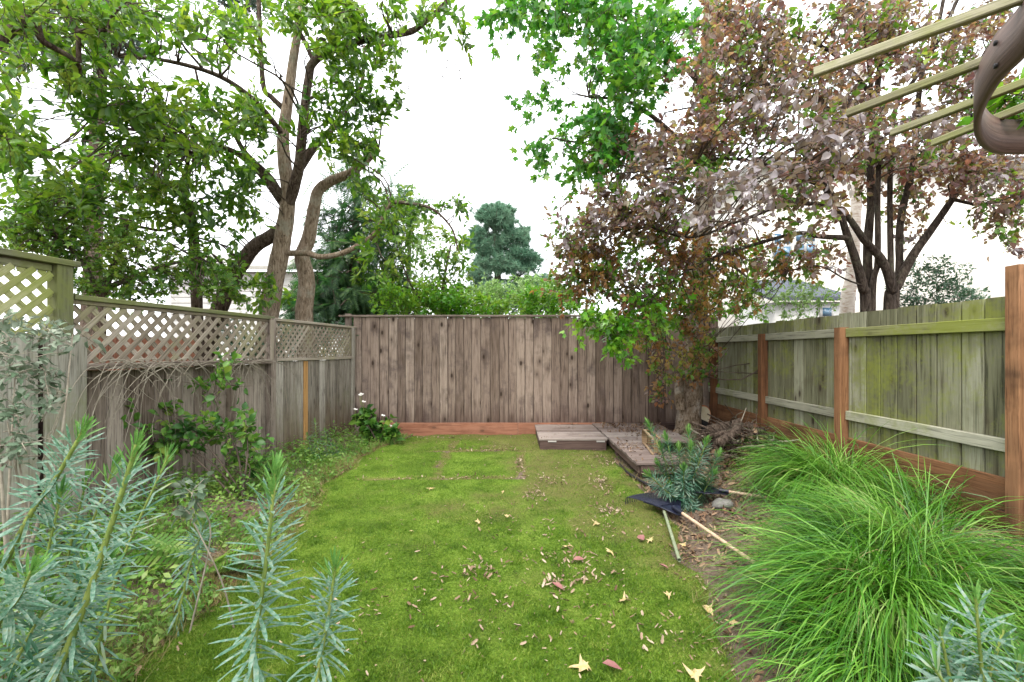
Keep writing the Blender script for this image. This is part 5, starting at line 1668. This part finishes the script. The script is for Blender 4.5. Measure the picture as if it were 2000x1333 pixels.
# the larger fallen leaves, one by one
def lobed_leaf(seed, curl):
    r = np.random.default_rng(seed)
    V = [(0, 0, 0)]
    for k, a in enumerate(np.radians([-128, -64, 0, 64, 128])):
        L_ = (.55, .8, 1.0, .8, .55)[k] * r.uniform(.85, 1.1) * .55
        for (da, rr) in ((-.5, .42), (-.2, .62), (-.1, .80), (0, 1.0), (.1, .80), (.2, .62), (.5, .42)):
            q = L_ * rr if abs(da) < .45 else .2
            V.append((q * math.cos(a + da), q * math.sin(a + da), 0))
    V.append((-.5, .03, 0))
    V = np.array(V)
    ph = r.uniform(0, 6.28, 3)
    V[:, 2] = curl * (V[:, 0] ** 2 * 1.4 * math.cos(ph[0]) + V[:, 1] ** 2 * 1.8) + .05 * np.sin(V[:, 0] * 9 + ph[1]) + .05 * np.sin(V[:, 1] * 11 + ph[2])
    n = len(V) - 1
    return V, np.array([(0, k, k + 1) for k in range(1, n)] + [(0, n, 1)])


FL = [mesh_np('fallen_leaf', *lobed_leaf(k_, c_), M['fallen']) for k_, c_ in ((1, .7), (2, -.5), (3, 1.0), (4, .4))]
OL = [mesh_np('fallen_leaf', *[(a_ if i else a_ - [.5, 0, 0]) for i, a_ in enumerate(leaf_tpl(.62, .25, -.2))], M['fallen_pink'])]
fallen = [
    (1140, 1308, .125, 's', 'largest pale yellow star leaf at the bottom edge of the lawn'),
    (1358, 1322, .12, 's', 'yellow star leaf at the bottom edge near the tussock grass'),
    (1195, 1312, .10, 'o', 'pinkish oval leaf beside the largest yellow leaf'),
    (1216, 1177, .10, 's', 'cream star leaf alone in the middle right of the lawn'),
    (1385, 1189, .09, 's', 'tan star leaf next to the tussock grass tips'),
    (934, 1022, .10, 's', 'yellowish star leaf left of centre of the lawn'),
    (1165, 1027, .10, 's', 'yellow star leaf left of the rake handles'),
    (1190, 1080, .08, 's', 'small yellow leaf left of the grey stake'),
    (1107, 1071, .08, 's', 'pale star leaf near the middle of the lawn'),
    (990, 1012, .07, 's', 'small whitish leaf right of the yellowish star leaf'),
    (842, 962, .09, 's', 'whitish leaf on the left half of the lawn'),
    (804, 1042, .06, 's', 'tiny pale leaf on the left half of the lawn'),
    (983, 964, .06, 's', 'small pale leaf near the joint between mossy slabs'),
    (1253, 1058, .09, 'o', 'grey-pink oval leaf left of the stake end'),
    (1270, 1060, .08, 's', 'curled pale leaf beside the stake'),
    (1335, 1064, .08, 's', 'pale leaf right of the stake beside the rake handle'),
    (1305, 1167, .07, 's', 'small tan leaf below the stake end'),
    (1088, 1154, .08, 'o', 'pink oval leaf in a patch of crumbs mid-lawn'),
    (1130, 1099, .08, 'o', 'dull red oval leaf above the pink one'),
    (1430, 1214, .08, 's', 'pale leaf caught under the tussock grass edge'),
    (1295, 1113, .07, 'o', 'brownish oval leaf just past the stake end'),
    (1550, 917, .11, 's', 'cream star leaf lying on top of the far tussock'),
]
r_ = np.random.default_rng(85)
for (px, py, s, kd, lab) in fallen:
    p_ = G(px, py, .02) if py > 920 else P(px, py, 3.75)
    me = FL[int(r_.integers(0, 4))] if kd == 's' else OL[0]
    o = link('fallen_leaf', me, None, (p_[0], p_[1], float(lawn_top(p_[0], p_[1])) + .022 if py > 920 else p_[2]), lab, 'leaf', 'single leaves fallen on the lawn')
    o.rotation_euler = (r_.normal(0, .22), r_.normal(0, .22), r_.uniform(0, 6.28))
    o.scale = (s, s, s)

# ------------------------------------------------------------------ rakes, stake, stone, brush pile, edging
def rake(label, sock, hd, half, R0, R1, n, hlen, tilt=0.0, lift=.05):
    """fan rake: sock = where the handle meets the head, hd = direction of the handle on the ground"""
    o = thing('fan_rake', sock, label, 'rake', 'black fan rakes')
    ax = -unit(np.array((hd[0], hd[1], 0)))
    sd = np.cross(UP, ax)
    tip = lambda rr, a, z: np.array(sock) + ax * rr * math.cos(a) + sd * rr * math.sin(a) + UP * z
    V, Fc = [], []
    K = 14
    for i in range(K + 1):
        a = -half + 2 * half * i / K
        for (rr, zo) in ((.02, .02), (R0 * .5, .045), (R0, .05)):
            for th in (0, .006):
                V.append(tip(rr, a, zo + th + lift * .3) - np.array(sock))
    for i in range(K):
        for j in range(2):
            a0 = i * 6 + j * 2
            Fc += [(a0, a0 + 6, a0 + 8, a0 + 2), (a0 + 1, a0 + 3, a0 + 9, a0 + 7)]
        Fc += [(i * 6 + 4, i * 6 + 10, i * 6 + 11, i * 6 + 5), (i * 6, i * 6 + 1, i * 6 + 7, i * 6 + 6)]
    Fc += [(0, 2, 3, 1), (2, 4, 5, 3), (K * 6, K * 6 + 1, K * 6 + 3, K * 6 + 2), (K * 6 + 2, K * 6 + 3, K * 6 + 5, K * 6 + 4)]
    link('head', mesh_np('head', np.array(V), np.array(Fc), M['rake']), o, sock)
    for i in range(n):
        a = -half + 2 * half * (i + .5) / n
        a2 = a * 1.06
        cc = catmull([tip(R0 * .55, a, .055 + lift * .3), tip(R0, a, .06 + lift * .3), tip(R1 * .9, a2, .055 + lift * .5), tip(R1, a2, .04 + lift * .5), tip(R1 + .012, a2, .002)], 3)
        v, f = tube(cc - np.array(sock), np.full(len(cc), .0042), 4)
        link('tine', mesh_np('tine', v, f, M['rake']), o, sock)
    hv = unit(np.array((hd[0], hd[1], 0)))
    p0 = np.array(sock) - hv * .12 + UP * .075
    p1 = np.array(sock) + hv * hlen + UP * .03
    v, f = tube(np.array([p0, (p0 * .9 + p1 * .1)]) - np.array(sock), [.02, .016], 10)
    link('socket', mesh_np('socket', v, f, M['rake'], True), o, sock)
    v, f = tube(np.array([p0 * .95 + p1 * .05, (p0 + p1) / 2, p1]) - np.array(sock), [.013, .013, .013], 10)
    link('handle', mesh_np('handle', v, f, M['handle'], True), o, sock)
    return o


s0 = G(1330, 1013, .05)
s0[2] = .03
h_ = G(1435, 1082, .05) - s0
rake('black fan rake with pale wooden handle lying at the edge of the lawn', s0, h_, R(31), .36, .53, 24, 1.35)
s1 = G(1432, 968, .12)
s1[2] = float(ground_z(s1[0], s1[1])) + .02
rake('second black fan rake half hidden behind the spurge clump', s1, np.array((.9, -.35)), R(30), .30, .44, 20, .7)
a_, b_ = G(1297, 1006, .03), G(1327, 1102, .03)
v, f = tube(np.array([a_ * [1, 1, 0] + UP * .062, (a_ + b_) / 2 * [1, 1, 0] + UP * .06, b_ * [1, 1, 0] + UP * .055]), [.0125, .0125, .0125], 10)
link('garden_stake', mesh_np('garden_stake', v, f, M['stake'], True), label='thin grey-green stake lying under the rake head on the lawn', cat='stake')

def rock(name, c, rx, ry, rz, mat, label, cat, seed):
    u = np.linspace(0, 2 * math.pi, 17)[:-1]
    w = np.linspace(-math.pi / 2, math.pi / 2, 9)
    V = np.array([(math.cos(b_) * math.cos(a_), math.cos(b_) * math.sin(a_), math.sin(b_)) for b_ in w for a_ in u])
    V = V * (1 + .9 * (fbm(V * 1.6 + seed, seed)[:, None] - .5)) * [rx, ry, rz]
    Fq = np.array([(j * 16 + k, j * 16 + (k + 1) % 16, j * 16 + 16 + (k + 1) % 16, j * 16 + 16 + k) for j in range(8) for k in range(16)])
    return link(name, mesh_np(name, V, Fq, mat, True), None, c, label, cat)


p_ = G(1410, 978, .1)
rock('stone', (p_[0], p_[1], float(ground_z(p_[0], p_[1])) + .03), .105, .06, .05, M['stone'], 'grey stone in the leaf litter between spurge and tussock grass', 'stone', 3)

bpl = thing('brush_pile', (2.7, 5.4, .1), 'heap of dead sticks and brown leaves against the right kick boards', 'brush pile')
r_ = np.random.default_rng(91)
tw = []
for k in range(150):
    c0 = np.array((2.68 + r_.normal(0, .24), 5.4 + r_.normal(0, .26), 0))
    hz = .5 * math.exp(-((c0[0] - 2.75) / .42) ** 2 - ((c0[1] - 5.4) / .5) ** 2) * r_.random() ** .7
    d_ = unit(np.array((r_.normal(.6, .6), r_.normal(0, .7), r_.normal(.0, .25))))
    Ln = r_.uniform(.12, .38)
    q = c0 + UP * (float(ground_z(c0[0], c0[1])) + .04 + hz)
    cc = catmull([q - d_ * Ln, q + r_.normal(0, .03, 3), q + d_ * Ln + r_.normal(0, .03, 3)], 3)
    rad = r_.choice([.006, .009, .014, .02], p=[.3, .3, .25, .15])
    if k < 60:
        v, f = tube(cc, np.linspace(rad * 1.2, rad * .6, len(cc)), 6, .2, k)
        link('stick', mesh_np('stick', v, f, M['bark_dark'] if k % 3 else M['dead_twig'], True), bpl)
    else:
        tw.append(tube(cc, np.linspace(rad * .7, rad * .3, len(cc)), 4))
v, f = merge(tw)
link('twigs', mesh_np('twigs', v, f, M['bark_dark']), bpl, kind='stuff')
for k in range(18):
    c0 = np.array((2.45 + .5 * r_.random(), 5.2 + .4 * r_.random(), .24 + .30 * r_.random()))
    d_ = unit(np.array((r_.uniform(.5, 1), r_.normal(0, .4), r_.uniform(.0, .45))))
    Ln = r_.uniform(.16, .34)
    ra = r_.uniform(.03, .065)
    cc = catmull([c0 - d_ * Ln, c0 + r_.normal(0, .02, 3), c0 + d_ * Ln], 4)
    cc[:, 2] = np.maximum(cc[:, 2], .15)
    rr = np.full(len(cc), ra)
    rr[[0, -1]] = .002
    cc[0], cc[-1] = cc[1] - d_ * .004, cc[-2] + d_ * .004
    v, f = tube(cc, rr, 9, .35, k + 40)
    link('log', mesh_np('log', v, f, M['bark_dark'] if k % 3 else M['bark_plum']), bpl)
nl = 700
c0 = np.stack([2.68 + r_.normal(0, .24, nl), 5.36 + r_.normal(0, .26, nl)], -1)
hz = .4 * np.exp(-((c0[:, 0] - 2.75) / .36) ** 2 - ((c0[:, 1] - 5.4) / .42) ** 2)
v, f = scatter(*leaf_tpl(.55, .3, -.3), np.c_[c0, ground_z(c0[:, 0], c0[:, 1]) + .02 + hz * r_.random(nl)], rand_dirs(nl, r_), unit(UP + r_.normal(0, .6, (nl, 3))), .04 + .06 * r_.random(nl))
link('dead_leaves', mesh_np('dead_leaves', v, f, M['litter']), bpl, kind='stuff')

ed = catmull([np.array((a_, b_, float(ground_z(a_, b_)) + .03)) for a_, b_ in ((1.36, 5.75), (1.35, 5.3), (1.40, 4.95), (1.50, 4.6), (1.58, 4.3))], 5)
v, f = tube(ed, np.full(len(ed), .014), 7)
link('lawn_edging', mesh_np('lawn_edging', v, f, M['black'], True), label='thin black edging strip curving round the front of the deck', cat='edging')
